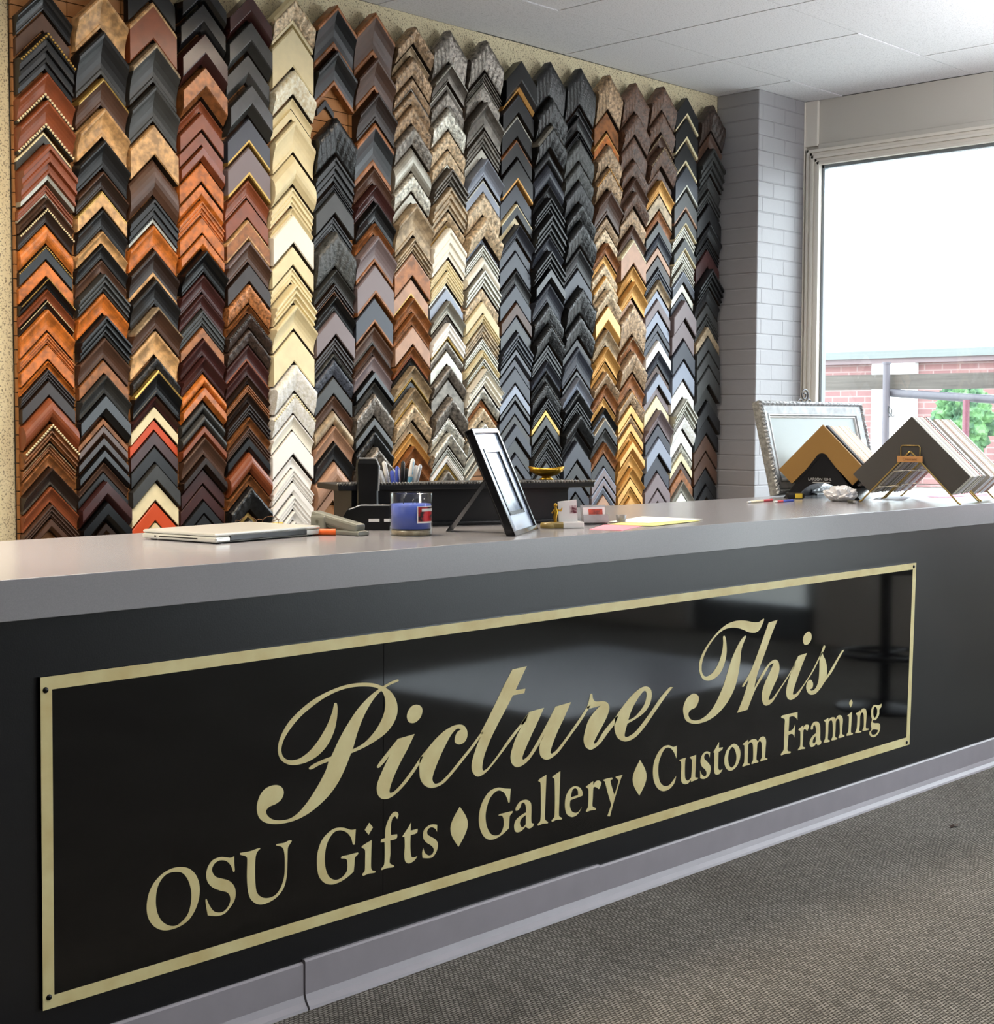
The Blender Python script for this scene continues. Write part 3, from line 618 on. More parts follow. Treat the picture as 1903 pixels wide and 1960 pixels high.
# per column, top to bottom: pixel row of the apex, colour, profile, optional trims
# (+c inner lip, ^c outer strip, *c inner beads, %c outer beads), /n last pixel row when a gap follows, >n sideways shift
DATA = [
"-18 k s;25 B f;64 k t%G;141 r s^r*c+k;193 r s+k*c;252 g f^c;277 r t+s;353 r t+s;379 B s;399 b s%c;430 o c;470 k f^k%G;500 o f;532 k s%G;554 r s;575 k s%c;592 o s;637 o t;660 o f;691 o s;706 b t;729 b f;761 r c;812 n t%c;848 n t%u;869 n s;896 b s+S;932 r s;966 B t;994 B v",
"-8 t s;63 K s+g;151 B s^G;209 t s;270 K s;329 b s^B;366 t f^G;401 K s;443 t s;468 K s;498 B s;524 g t;562 o s;604 K t+g;647 B s;690 n f;718 g s;757 K v;801 n f;815 B v;838 b v;862 K v;886 B s;905 K f;922 R v;962 k v;1002 b v",
"-50 k f;6 r f^t;85 g s^u;165 g s;240 t f;305 B c;380 K t+s;432 o s;479 b s+t;535 K s;588 B s^u;634 t s;684 K o>5;708 k s^G>5;760 R s;779 c f;804 O f;826 R f;856 K f;889 g f;924 c f;963 O f;1002 c f",
"-35 k v;10 K v;68 R v;132 n v;193 r s;217 r f;253 r f;282 r v;312 o f;353 o v;384 o t;416 o f;450 o v;480 k s;526 R s;563 R s;593 g t;627 n f;650 R s;684 R s;716 o c;742 o v;769 g c;792 g c;816 r v;837 B s;875 b v;899 R f;930 R f;960 K f;986 K f",
"-5 R v;45 g v;106 g v;165 g v;227 l f+G;282 m f+G;345 r s;382 r f;421 n f^t+t;463 B s^m;506 b f;544 n o;584 n s;601 b o%g;630 b o;661 R s+r;695 R s;722 b s;737 n t;754 b s;773 b t;799 n s;818 B t;839 K v;866 r c;909 n s;932 k o;981 G f;992 k o",
"-4 u o^c+c;54 c f;136 c o;187 c s>4;210 c f;231 c s>5;297 c c;359 c t;398 c s>3;412 C f;472 c f;512 c t;544 c t;584 c s;635 c f;699 C o;754 C o%c;795 C s^w;826 w f;875 w s;898 w t;924 w v;949 w t;979 w s;998 w s",
"12 k s^n+n;98 k s+n/170;192 k f/208;226 k o;300 K t;352 K t;368 g f;414 K t;444 g o;516 g s;544 b t+n;566 k s;598 m f;646 b t;677 g o+k;688 l o;722 g f;758 B s;786 u c;816 p s;848 K s;884 p c;938 p f",
"25 B s^n+n;112 B s+n;178 b s>4;236 k s^n+n;323 B s;354 R s;388 k s>4;428 n s;452 m s+n;508 m f+n;570 l f+n;625 B s+g;663 B s;682 m s;712 k v;732 g s;754 S o;800 g v;825 k o;856 S o;905 k o",
"52 a o;88 u s;108 a o;150 a o+S;176 a o;202 a o;240 S o;282 s c;332 s o;370 s f;390 u s;456 u t;485 n f^p;534 p f+G;570 n s;600 n s;625 p f;664 n s+r;686 K s;700 u s+G;730 K f;742 u s+G;774 u o;808 u s;830 e s;854 n s;882 n s;905 B s",
"58 S o;124 S s^s;160 S f^s;174 S o;208 s o;252 u o;288 u o+s;323 S t;358 u t;406 u o;424 u s+G;436 C t>3;498 c t;520 c t;545 s f;552 L f;576 s s;604 S s;618 w t+G;652 S o^s;672 s f;700 S o;726 S f;760 S o;800 s o%w;828 s o;856 s t;872 w t;888 G s;900 S o",
"78 S o;140 S t;160 S o^s;196 S s;250 S t;284 s f;304 L s;344 L f^s;370 u o;416 u o;458 L t;468 s t;492 C c;516 s t;552 u o;578 c f;602 c t;620 u t;648 s t;670 c t;686 s t+G;706 C t%s;742 s o;766 n s;780 u o;808 s o;840 s s;870 s s",
"118 k v+e;181 k f^l;221 k f^s;267 k f^n;304 k f+e;352 l f;390 K f^c;415 c f;430 l s;458 l f;482 l f;518 K s;546 l f;580 B f;606 k f^l;636 l t;669 l v;687 l f;704 l f;737 L f;757 k v;772 l f;795 g f;813 l f;840 k f^l;870 l f;895 k f",
"118 k o;188 k o;241 k o^s;287 k c;315 l c;355 K s;378 K t;410 K t;453 l s;480 K t;515 k v;543 l s;582 k o;622 k o%g;660 k t;692 l s;712 k s;732 k o%g;763 k t;785 G f;797 g f;818 k t%g;841 g t;863 k t;885 g f;905 k t;925 k t",
"130 k o;205 k s;221 k s;251 k t;268 g o;312 g o;347 K o;390 k o;425 k o;475 K s;516 l f;551 k o%k;604 k o;649 K f;665 l s;710 k v;723 L s;748 k o;768 k t;793 k o%g;823 k s;845 l f;885 k f;915 l f;945 k f",
"143 a o;214 n f;254 o f^e;277 a o;322 a o%e;365 B s;415 a o;438 u o;465 n s;488 e s;505 u o;528 u o^e;555 u o;587 e v;631 u s;664 e s;694 e s;712 a o;737 n s;762 e s;780 k s+L;800 K f^u;822 g s;847 n s;870 K f;895 m f^L;915 m f^L;932 l f^L;948 p f",
"158 B o;218 B o;262 B o;307 B o;340 B s;367 B o;398 a o;433 B s;458 p f^c;510 e s;539 e s;573 p f;583 a o;645 n s%u;672 a o;716 n s;747 a o%e;775 e f;795 a o^e;811 e f;828 e s;845 e v;868 e s;895 e s;916 e f;934 e s;952 e v",
"165 B o;215 B o;257 B s%u;281 B o%u;322 B o;345 e s;373 u f;403 n s;425 g f;448 l s;473 p f;490 b f;513 l t;536 u s;556 L f;573 m f;596 L f;621 l f;636 l f;652 w f;674 l s;700 B f;715 L f;740 m f;758 c f;785 m s;813 l f;838 L f;872 l f;905 m f;938 m f",
"186 K f+c;226 K f+c;272 K f+c;317 l f+s;365 g f+p;405 g f+c;433 s t;456 g f+c;481 s t;503 s t;520 l f^L;543 s f;561 l f;575 m f;614 m f;652 l f;692 L f;730 w f;763 s t;795 C o%S;823 w f;851 s o%S;868 c f;885 B f;900 n f;922 s s;943 C f",
"201 b o;254 B s;284 g t;337 g s;362 g t;390 K f;428 K s;458 K t;478 R f;515 K t;551 K s;581 g f;603 g t;625 u f;645 g f;674 g f;702 g f;740 g f;768 K f;800 K f;833 B f;867 B f;898 K f;930 K f"]
ORD = ['first', 'second', 'third', 'fourth', 'fifth', 'sixth', 'seventh', 'eighth', 'ninth', 'tenth', 'eleventh', 'twelfth', 'thirteenth',
       'fourteenth', 'fifteenth', 'sixteenth', 'seventeenth', 'eighteenth', 'nineteenth', 'twentieth', 'twenty-first', 'twenty-second', 'twenty-third',
       'twenty-fourth', 'twenty-fifth', 'twenty-sixth', 'twenty-seventh', 'twenty-eighth', 'twenty-ninth', 'thirtieth', 'thirty-first', 'thirty-second', 'thirty-third']
STRIP_Y = 4.946
SPEC = []
for ci, line in enumerate(DATA):
    items = []
    for t in line.split(';'):
        y, rest = t.strip().split(' ', 1); c = rest[0]; sty = rest[2]; ex = rest[3:]
        d = dict(y=float(y), c=c, s=sty, lip=None, out=None, bi=None, bo=None, end=None, dx=0)
        i = 0
        while i < len(ex):
            k = ex[i]
            if k in '/>':
                j = i+1
                while j < len(ex) and (ex[j].isdigit() or ex[j] == '-'): j += 1
                d['end' if k == '/' else 'dx'] = float(ex[i+1:j]); i = j
            else:
                d[{'+': 'lip', '^': 'out', '*': 'bi', '%': 'bo'}[k]] = ex[i+1]; i += 2
        items.append(d)
    xc = (COLX[ci]+COLX[ci+1])/2; pit = COLX[ci+1]-COLX[ci]
    # pixel column of this column of samples at a given row
    for i, d in enumerate(items):
        d['col'] = ci; d['row'] = i
        nxt = d['end'] if d['end'] else (items[i+1]['y'] if i+1 < len(items) else d['y']+24)
        pxc = lambda yy: 951.5+F_PX*((Vector((xc, 4.91, on(900, yy, 1, 4.91).z))-EYE).dot(RT))/((Vector((xc, 4.91, 1.8))-EYE).dot(FW))
        px0 = pxc(d['y'])
        z0 = on(px0, d['y'], 1, 4.91).z; z1 = on(px0, nxt, 1, 4.91).z
        d['z'] = z0; gp = min(.016, .0025+.11*(z0-z1)); d['w'] = max(.011, z0-z1-gp); d['x'] = xc+d['dx']*.002; d['hw'] = pit*.5*.95*(1-.035*random.random())
        if ci == 6 and i == 2: d['hw'] = .045; d['x'] = xc-.03
        rr = random.random()
        D = min(.055, .014+.38*d['w'])*(.7+.75*rr)
        D = min(D, .062)
        if i == 0: D = max(.04, min(.06, D*1.25))
        if d['s'] == 'f': D *= .8
        if d['z']-d['hw']-d['w'] < .1: pass
        d['D'] = D
        dist = ((xc)**2+4.9**2)**.5
        vis = d['w']*2*d['hw']/(dist**2)*math.cos(math.atan2(xc, 4.9))
        if d['y'] > 925 and ci in (7, 8, 9, 10): vis *= .2
        d['area'] = vis
        SPEC.append(d)
M_RAB = mat('unfinished_rabbet_shaded', '30241b', .8, var=.4, vscale=30)  # raw wood, darkened further for the shade inside the rabbet
order = sorted(range(len(SPEC)), key=lambda k: -SPEC[k]['area'])
BIG = set(order[:298])
far = MB(); FARM = []
def fmi(m):
    if m not in FARM: FARM.append(m)
    return FARM.index(m)
for k, d in enumerate(SPEC):
    prof = STY[d['s']]; orn = d['s'] == 'o'
    seg = 22 if orn else 1
    if orn and d['hw'] < .08: seg = 12
    lu = 1.0; ou = 0.0
    if d['lip']: lu = 1-min(.3, max(.14, .009/d['w']))
    if d['out']: ou = min(.35, max(.12, .009/d['w']))
    M0 = smat_orn(d['c']) if orn else smat(d['c'], d['s'] == 'v')
    sm = d['s'] in 'sc' or orn
    single = k in BIG
    scal = .0012 if orn and d['w'] > .04 else 0
    yb = STRIP_Y
    if single:
        b = MB(); hat = chevron(b, d['hw'], d['w'], d['D'], prof, ou, lu, seg, .05 if orn else 0, d['row']*1.7, 0, sm and orn, scal=scal if not d['out'] else 0, rab=1)
        o = b.build('corner_sample', [M0, M_RAB], None, (d['x'], yb, d['z']))
        if not orn: 
            o.rotation_euler = (0, (random.random()-.5)*.012, 0)
        if d['lip']:
            b = MB(); chevron(b, d['hw'], d['w'], d['D']*1.02, prof, lu, 1, 1); q = b.build('inner_lip', smat(d['lip']), o); q['label'] = PAL[d['lip']][1]+' inner lip'
        if d['out']:
            b = MB(); chevron(b, d['hw'], d['w'], d['D']*1.02, prof, 0, ou, 1); q = b.build('outer_edge', smat(d['out']), o); q['label'] = PAL[d['out']][1]+' outer edge'
        for key, u in (('bi', .9), ('bo', .07)):
            if d[key]:
                b = MB(); rb = max(.0022, min(.0055, d['w']*.085)); beads(b, d['hw'], d['w'], d['D'], u, hat, rb)
                q = b.build('bead_trim', smat(d[key]), o); q['label'] = 'row of '+PAL[d[key]][1]+' beads'
        tr = ''
        if d['lip']: tr = ' with '+PAL[d['lip']][1]+' lip'
        elif d['out']: tr = ' with '+PAL[d['out']][1]+' rim'
        elif d['bi'] or d['bo']: tr = ' with '+PAL[d['bi'] or d['bo']][1]+' beads'
        lab = '%s %s corner sample%s, %s down in %s column from left' % (PAL[d['c']][1], WRD[d['s']], tr, ORD[d['row']], ORD[d['col']])
        tag(o, lab, 'frame sample', 'framing corner samples on the wall')
    else:
        kw = dict(xo=d['x'], zo=d['z'], yo=yb)
        hat = chevron(far, d['hw'], d['w'], d['D'], prof, ou, lu, min(seg, 12), .05 if orn else 0, d['row']*1.7, fmi(M0), orn, rab=fmi(M_RAB), **kw)
        if d['lip']: chevron(far, d['hw'], d['w'], d['D']*1.02, prof, lu, 1, 1, mi=fmi(smat(d['lip'])), **kw)
        if d['out']: chevron(far, d['hw'], d['w'], d['D']*1.02, prof, 0, ou, 1, mi=fmi(smat(d['out'])), **kw)
        for key, u in (('bi', .9), ('bo', .07)):
            if d[key]: beads(far, d['hw'], d['w'], d['D'], u, hat, max(.002, min(.004, d['w']*.085)), mi=fmi(smat(d[key])), **kw)
fo = far.build('narrow_corner_samples', FARM)
tag(fo, 'the narrowest moulding corner samples filling the columns, mostly near the pillar', 'frame samples', kind='stuff')

# brown slatted strips the samples hang on
M_STRIP = mat('brown_hardboard', 'a06c38', .6, var=.5, vscale=12, color2='8a5a2c')
M_DARK = mat('slot_shade', '1a1410', .8)  # backing coloured dark to stand for the shade in the slat gaps
for ci in range(19):
    tops = [d for d in SPEC if d['col'] == ci]
    zt = tops[0]['z']-.13 if ci > 2 else CEIL-.01
    x0 = COLX[ci]-.004; x1 = COLX[ci+1]-.004-.003
    if ci == 0: x0 += .004
    b = MB(); b.box((x0+.004, 4.954, .2), (x1-.004, WALL_Y, zt), 1); z = .2; k = 0
    zg = [on(645, yy, 1, 4.94).z for yy in (226+52, 168)] if ci == 6 else (9, 9)
    while z < zt-.02:
        z2 = min(z+.0465, zt)
        b.box((x0, STRIP_Y, z), (x1, 4.956, z2), 0); z += .05; k += 1
    o = b.build('hanging_strip', [M_STRIP, M_DARK])
    tag(o, 'brown slatted hanging strip behind the %s column of corner samples from left' % ORD[ci], 'display strip', 'slatted strips behind the samples')

# ------------------------------------------------------------------ things on the counter
Z = CT_Z
def rot2(v, a): return (v[0]*math.cos(a)-v[1]*math.sin(a), v[0]*math.sin(a)+v[1]*math.cos(a))
def yaw_of(a, b): return math.atan2(b[1]-a[1], b[0]-a[0])
# closed laptop
A, B_, C_ = (2.017, 3.111), (2.061, 2.859), (2.408, 2.908)
ang = yaw_of(B_, C_); lt = empty('laptop', (B_[0], B_[1], Z), ang)
M_ALU = mat('brushed_aluminium', 'd9dad4', .32, metal=.55); M_BLKP = mat('black_plastic', '101113', .35)
b = MB(); b.box((0, 0, .003), (.357, .25, .016), bev=.004); lb_ = b.build('laptop_base', M_ALU, lt)
MB().box((.001, .001, .0165), (.356, .249, .0245), bev=.004).build('laptop_lid', M_ALU, lt)
MB().box((.045, -.0015, .005), (.305, .006, .018), bev=.002).build('hinge_cover', M_BLKP, lt)
MB().box((-.0006, .06, .009), (.001, .19, .0115)).box((-.0006, .2, .0085), (.001, .206, .012)).build('disc_slot', M_BLKP, lb_)
for q in ((.02, .02), (.337, .02), (.02, .23), (.337, .23)): MB().lathe([(.0001, 0), (.007, 0), (.007, .0032), (.0001, .0032)], 12, (q[0], q[1], 0)).build('rubber_foot', M_BLKP, lt)
tag(lt, 'closed silver laptop lying on the countertop, black hinge towards the sign', 'laptop')
o = MB().box((-.1, -.1, 0), (.1, .1, .0015)).build('paper_sheet', mat('white_paper', 'eceae4', .7), None, (2.33, 3.2, Z)); o.rotation_euler = (0, 0, .2)
tag(o, 'white paper sheet showing behind the closed laptop', 'paper')
# eyeglasses behind the laptop
p = on(497, 1003, 2, Z+.01); gs = empty('eyeglasses', (p.x, p.y, Z), -.5)
M_BRZ = mat('bronze_wire', '7a5a40', .3, metal=.8)
for s_ in (-1, 1):
    b = MB(); b.tube([(s_*.03+.022*math.cos(t*math.pi/8), .003, .016+.014*math.sin(t*math.pi/8)) for t in range(17)], .0009, 6); b.build('lens_rim', M_BRZ, gs)
    b = MB(); b.tube([(s_*.053, .003, .02), (s_*.055, .05, .018), (s_*.05, .1, .01), (s_*.045, .12, .002)], .0011, 6); b.build('temple', M_BRZ, gs)
MB().tube([(-.008, .003, .02), (0, .0, .023), (.008, .003, .02)], .001, 6).build('bridge', M_BRZ, gs)
tag(gs, 'thin wire eyeglasses resting behind the closed laptop', 'glasses')
def marker(px, py, ln, r, a, cols, name, lab, cat, zz=0):
    p = on(px, py, 2, Z+r); e = empty(name, (p.x, p.y, Z+r+zz), a); x = -ln/2
    for i, (c, f) in enumerate(cols):
        b = MB(); b.tube([(x, 0, 0), (x+ln*f, 0, 0)], r*(1 if i else .8), 10); b.build(['tip', 'barrel', 'cap', 'grip', 'end'][min(i, 4)], c, e); x += ln*f
    tag(e, lab, cat); return e
M_YEL = mat('yellow_plastic', 'd8b83a', .4); M_ORG = mat('orange_plastic', 'e8621e', .4); M_WHT = mat('white_plastic', 'e6e6e4', .35)
M_RED = mat('red_plastic', 'b8323a', .4); M_BLU = mat('blue_plastic', '3a4fb0', .4)
marker(522, 1003, .07, .0035, .05, [(M_BLKP, .1), (M_YEL, .9)], 'pencil', 'short yellow pencil behind the right half of the laptop', 'pencil')
marker(608, 1018.5, .09, .008, -.8, [(M_BLKP, .1), (M_ORG, .6), (M_ORG, .3)], 'highlighter', 'orange highlighter between the laptop and the stapler', 'highlighter')
# stapler
M_STP = mat('sage_grey_enamel', '7e8078', .4, metal=.2)
sa, sb_ = on(617, 1020, 2, Z), on(697, 1026, 2, Z)
sa_ = yaw_of(sa, sb_); L = (Vector(sb_)-Vector(sa)).length
st = empty('stapler', (sa.x, sa.y, Z), sa_)
b = MB(); b.box((-.01, -.019, 0), (L, .019, .012), bev=.004); b.build('stapler_base', M_STP, st)
xf = Matrix.Translation((L*.02, 0, .04)) @ Matrix.Rotation(.16, 4, 'Y')
MB().box((-.03, -.016, -.012), (L*.92, .016, .012), bev=.006, xf=xf).build('stapler_arm', M_STP, st)
xf = Matrix.Translation((L*.02, 0, .028)) @ Matrix.Rotation(.13, 4, 'Y')
MB().box((-.02, -.012, -.008), (L*.98, .012, .004), bev=.002, xf=xf).build('magazine', mat('dull_steel', '77786f', .4, metal=.8), st)
MB().tube([(L*.02, -.02, .03), (L*.02, .02, .03)], .006, 10).build('pivot_pin', mat('dull_steel', '77786f'), st)
MB().box((-.025, -.02, 0), (.03, .02, .046), bev=.006).build('stapler_heel', M_STP, st)
tag(st, 'grey-green metal stapler between the laptop and the blue candle', 'stapler')
# cordless telephone
ph = empty('cordless_phone', (2.66, 2.995, Z), math.radians(-42))
M_PH = mat('matte_black_plastic', '0d0e10', .3); M_SIL = mat('silver_plastic', 'b9bcc0', .3, metal=.5)
b = MB(); pr = [(-.085, 0), (.085, 0), (.085, .05), (.06, .064), (-.03, .064), (-.065, .052), (-.085, .02)]
V = [(x, -.055, z) for x, z in pr]+[(x, .06, z) for x, z in pr]; n = len(pr)
b.add(V, [list(range(n)), list(range(n, 2*n))[::-1]]+[[i, (i+1) % n, n+(i+1) % n, n+i] for i in range(n)]); bo = b.build('charging_base', M_PH, ph)
MB().tube([(-.06, -.056, .054), (-.03, -.056, .065), (.06, -.056, .065)], .0016, 6).build('silver_edge', M_SIL, bo)
b = MB()
for k in range(9):
    pass
ring = [(-.026, -.014), (.026, -.014), (.031, -.008), (.031, .01), (.024, .016), (-.024, .016), (-.031, .01), (-.031, -.008)]
lev = [(.03, .92), (.1, .9), (.15, .98), (.172, .98), (.182, .86), (.186, .6)]
V = [(x*s_-.012, y*s_+.01, z) for z, s_ in lev for x, y in ring]; m_ = len(ring)
b.add(V, [[i*m_+k, i*m_+(k+1) % m_, (i+1)*m_+(k+1) % m_, (i+1)*m_+k] for i in range(len(lev)-1) for k in range(m_)]+[list(range((len(lev)-1)*m_, len(lev)*m_))], 0, False)
hs_ = b.build('handset', M_PH, ph)
MB().tube([(.017, -.002, .1), (.019, -.002, .165), (.01, -.002, .186), (-.035, -.002, .186)], .0018, 6).build('handset_trim', M_SIL, hs_)
for x in (.005, .045): MB().box((x-.014, -.0562, .022), (x+.014, -.0545, .03)).build('name_strip', M_WHT, bo)
tag(ph, 'black cordless telephone standing upright in its charging base', 'telephone')
# candle in a glass
cx, cyy = 2.585, 2.765; cd = empty('candle', (cx, cyy, Z))
M_CLEAR = window_glass('clear_tumbler_glass')
b = MB(); R = .0535
b.lathe([(.0001, 0), (R-.003, 0), (R, .003), (R, .104), (R-.0012, .1055), (R-.003, .104), (R-.003, .016), (.0001, .014)], 40); b.build('candle_glass', M_CLEAR, cd)
b = MB(); b.lathe([(.0001, .017), (R-.0036, .017), (R-.0036, .078), (.02, .077), (.0001, .0765)], 40); wax_ = b.build('wax', mat('blue_wax', '5468c8', .4, spec=.4), cd)
b = MB(); b.lathe([(.0001, .001), (R-.004, .001), (R-.004, .0135), (.0001, .0135)], 40); b.build('thick_glass_bottom', mat('tinted_glass_bottom', 'b9a98c', .15, var=.8, vscale=40, color2='7d705c'), cd)
for k in range(3): MB().tube([(.02*math.cos(k*2.1), .02*math.sin(k*2.1), .076), (.02*math.cos(k*2.1)+.001, .02*math.sin(k*2.1), .09)], .001, 6).build('wick', M_BLKP, wax_)
def curved_patch(a0, a1, z0, z1, r, m, name, n=10):
    b = MB(); V = []
    for i in range(n+1):
        a = a0+(a1-a0)*i/n
        for z, q in ((z0, r), (z1, r), (z1, r+.0004), (z0, r+.0004)): V.append((q*math.cos(a), q*math.sin(a), z))
    Fc = [[i*4+k, i*4+(k+1) % 4, i*4+4+(k+1) % 4, i*4+4+k] for i in range(n) for k in range(4)]+[[0, 1, 2, 3], [n*4+3, n*4+2, n*4+1, n*4]]
    b.add(V, Fc); return b.build(name, m, cd)
va = math.atan2(-cyy, -cx)
M_BERRY = mat('red_berry_print', 'c8202a', .4, var=1.4, vscale=55, color2='1c0d10')
lbl_ = curved_patch(va+.28, va+1.2, .032, .074, R+.0002, M_WHT, 'label')
curved_patch(va+.33, va+1.2, .036, .072, R+.0008, M_BERRY, 'berry_picture').parent = lbl_
curved_patch(va+.5, va+1.2, .061, .068, R+.0014, M_WHT, 'name_panel').parent = lbl_
tag(cd, 'blue wax candle in a clear glass with red berry label', 'candle')
# pen cup and pens
pcx, pcy = 2.81, 3.05
cup = empty('pen_cup', (pcx, pcy, Z)); M_MESH = mat('grey_wire_mesh', '60636a', .35, metal=.7)
b = MB(); b.lathe([(.0001, 0), (.038, 0), (.042, .095), (.043, .097), (.0405, .096), (.036, .004), (.0001, .004)], 28); b.build('cup_wall', M_MESH, cup)
MB().tube([(.043*math.cos(t*math.pi/14), .043*math.sin(t*math.pi/14), .097) for t in range(29)], .0018, 6).build('cup_rim', M_SIL, cup)
tag(cup, 'grey cup full of pens behind the blue candle', 'pen cup')
PENS = [(-.03, -.012, -.26, .15, 'silver ballpoint pen leaning furthest left out of the cup', M_SIL, M_SIL), (-.02, .012, -.2, .172, 'tall white pen leaning left out of the cup', M_WHT, M_WHT),
        (-.008, -.02, -.12, .145, 'white pen with blue clip in the left half of the cup', M_WHT, M_BLU), (-.004, .02, -.04, .155, 'blue pen upright in the pen cup', M_BLU, M_BLU),
        (.006, -.006, .03, .17, 'black marker upright in the pen cup', M_BLKP, M_BLKP), (.012, .02, .08, .15, 'grey pen beside the black marker', M_SIL, M_BLKP),
        (.02, .0, .14, .178, 'tall white pen with light blue middle', M_WHT, mat('sky_blue_plastic', '6fb4d8', .4)), (.03, .012, .18, .16, 'silver pen leaning right out of the cup', M_SIL, M_WHT),
        (.032, -.012, .24, .165, 'grey marker leaning furthest right out of the cup', mat('grey_plastic', 'a4a6a8', .4), M_SIL)]
for i, (dx, dy, ti, ln, lb, m1, m2) in enumerate(PENS):
    rv = Vector((RT.x, RT.y, 0)).normalized()
    base = Vector((pcx, pcy, Z+.006))+rv*dx*.55+Vector((-rv.y, rv.x, 0))*dy*.6
    e = empty('pen', base); d = (Vector((0, 0, 1))+rv*ti).normalized()
    b = MB(); b.tube([d*0, d*ln*.72], .0055, 8); b.build('barrel', m1, e)
    b = MB(); b.tube([d*ln*.72, d*ln*.97, d*ln], [.0063, .006, .0025], 8); cp_ = b.build('cap', m2 if i != 6 else m1, e)
    if i == 6: b = MB(); b.tube([d*ln*.6, d*ln*.78], .0056, 8); b.build('grip', m2, e)
    b = MB(); q = d*ln*.95+Vector((0, -.006, 0)); b.tube([d*ln*.95, q, q-d*.035], .0011, 6); b.build('clip', M_SIL if i % 2 else m2, cp_)
    tag(e, lb, 'pen', 'pens in the cup')

# black ledge box with rope trim
P0, P1 = Vector((2.55, 3.11, 0)), Vector((3.227, 2.809, 0)); ax = (P1-P0).normalized(); P0 = P1+ax*(float(solve(640, 925, P1+Vector((0, 0, CT_Z)), ax, (0, 0, 1))[0])+.045); ln = (P1-P0).length
che = empty('display_chest', (P0.x, P0.y, Z), math.atan2(ax.y, ax.x))
M_EB = mat('ebonised_wood', '121317', .4)
b = MB(); pr = [(-.004, 0), (-.006, .012), (-.008, .1), (.16, .1), (.16, 0)]
n = len(pr); V = [(.0, y, z) for y, z in pr]+[(ln, y, z) for y, z in pr]
b.add(V, [[i, (i+1) % n, n+(i+1) % n, n+i] for i in range(n)]+[list(range(n)), list(range(n, 2*n))[::-1]]); b.build('chest_body', M_EB, che)
MB().box((-.01, -.02, 0), (ln+.01, .165, .012), bev=.004).build('chest_plinth', M_EB, che)
MB().box((-.045, -.035, .1), (ln+.07, .17, .116), bev=.003).build('chest_top', M_EB, che)
b = MB(); k = 0; x = -.045
M_ROPE = mat('worn_silver_rope', '8f8d88', .35, metal=.5, var=1, vscale=60, color2='2a2a2c')
while x < ln+.07:
    b.ball((x, -.0355, .118), .0042, n=4, sc=(1.1, .8, .9)); x += .0085
b.build('rope_trim', M_ROPE, che)
tag(che, 'low black wooden display chest with rope-trimmed top behind the photo frame', 'chest')
# gold bowl standing on it
bp = on(1082, 918, 1, 2.93); bz = Z+.118
bp = on(1082, 917, 2, bz)
if not (2.6 < bp.y < 3.1): bp = Vector((3.2, 2.93, bz))
bw = MB(); n = 36; prof = [(.0001, 0), (.02, 0), (.021, .003), (.013, .007), (.013, .01), (.03, .014), (.043, .023), (.05, .036), (.0475, .036), (.04, .025), (.026, .018), (.0001, .016)]
V = []
for r, z in prof:
    for k in range(n):
        a = 2*math.pi*k/n; fl = 1+(.05*math.cos(a*12) if z > .022 else 0); lift = (.003*math.cos(2*a) if z > .03 else 0)
        V.append((r*fl*math.cos(a), r*fl*math.sin(a)*.7, z+lift))
bw.add(V, [[i*n+k, i*n+(k+1) % n, (i+1)*n+(k+1) % n, (i+1)*n+k] for i in range(len(prof)-1) for k in range(n)], 0, True)
o = bw.build('bowl', mat('antique_gold', 'b48c2e', .28, metal=.9), None, (3.225, 2.885, bz)); o.rotation_euler = (0, 0, -.8)
BOWL = o
tag(o, 'small fluted gold footed bowl on top of the black chest', 'bowl')

# leaning photo frame
Bq = Vector((2.731, 2.544, Z)); Cq = Vector((2.965, 2.679, Z)); wv = (Cq-Bq); Wd = wv.length; wv.normalize(); nb = Vector((-wv.y, wv.x, 0))
top_b, top_h = .1127, .266
upv = (nb*top_b+Vector((0, 0, top_h))); Hh = upv.length; upv.normalize(); bk = wv.cross(upv); bk = -bk if bk.dot(nb) < 0 else bk
pf = bpy.data.objects.new('framed_photo', None); COL.objects.link(pf)
mw = Matrix((wv, upv, bk)).transposed().to_4x4(); mw.translation = Bq+Vector((0, 0, .0005)); pf.matrix_world = mw   # local x width, y up the frame, z back
M_FRB = mat('black_lacquer', '0f1013', .18, coat=.5)
b = MB(); fw_ = .014
for a, c in (((0, 0, 0), (Wd, fw_, .02)), ((0, Hh-fw_, 0), (Wd, Hh, .02)), ((0, 0, 0), (fw_, Hh, .02)), ((Wd-fw_, 0, 0), (Wd, Hh, .02))): b.box(a, c, bev=.002)
b.build('frame_moulding', M_FRB, pf)
b = MB(); mi_ = .04
for a, c in (((fw_, fw_, .006), (Wd-fw_, fw_+mi_, .008)), ((fw_, Hh-fw_-mi_, .006), (Wd-fw_, Hh-fw_, .008)), ((fw_, fw_, .006), (fw_+mi_, Hh-fw_, .008)), ((Wd-fw_-mi_, fw_, .006), (Wd-fw_, Hh-fw_, .008))): b.box(a, c)
b.build('pale_mat', mat('pale_blue_mat', 'b4c2d8', .25, coat=.6), pf)
q0 = fw_+mi_; b = MB()
for a, c in (((q0, q0, .004), (Wd-q0, q0+.01, .009)), ((q0, Hh-q0-.01, .004), (Wd-q0, Hh-q0, .009)), ((q0, q0, .004), (q0+.01, Hh-q0, .009)), ((Wd-q0-.01, q0, .004), (Wd-q0, Hh-q0, .009))): b.box(a, c)
b.build('inner_fillet', M_FRB, pf)
MB().box((q0, q0, .009), (Wd-q0, Hh-q0, .0105)).build('photograph', mat('glossy_photo', 'c6d2e4', .12, var=.8, vscale=14, color2='8796b0', coat=.8), pf)
MB().box((.002, .002, .0105), (Wd-.002, Hh-.002, .022)).build('backing', M_BLKP, pf)
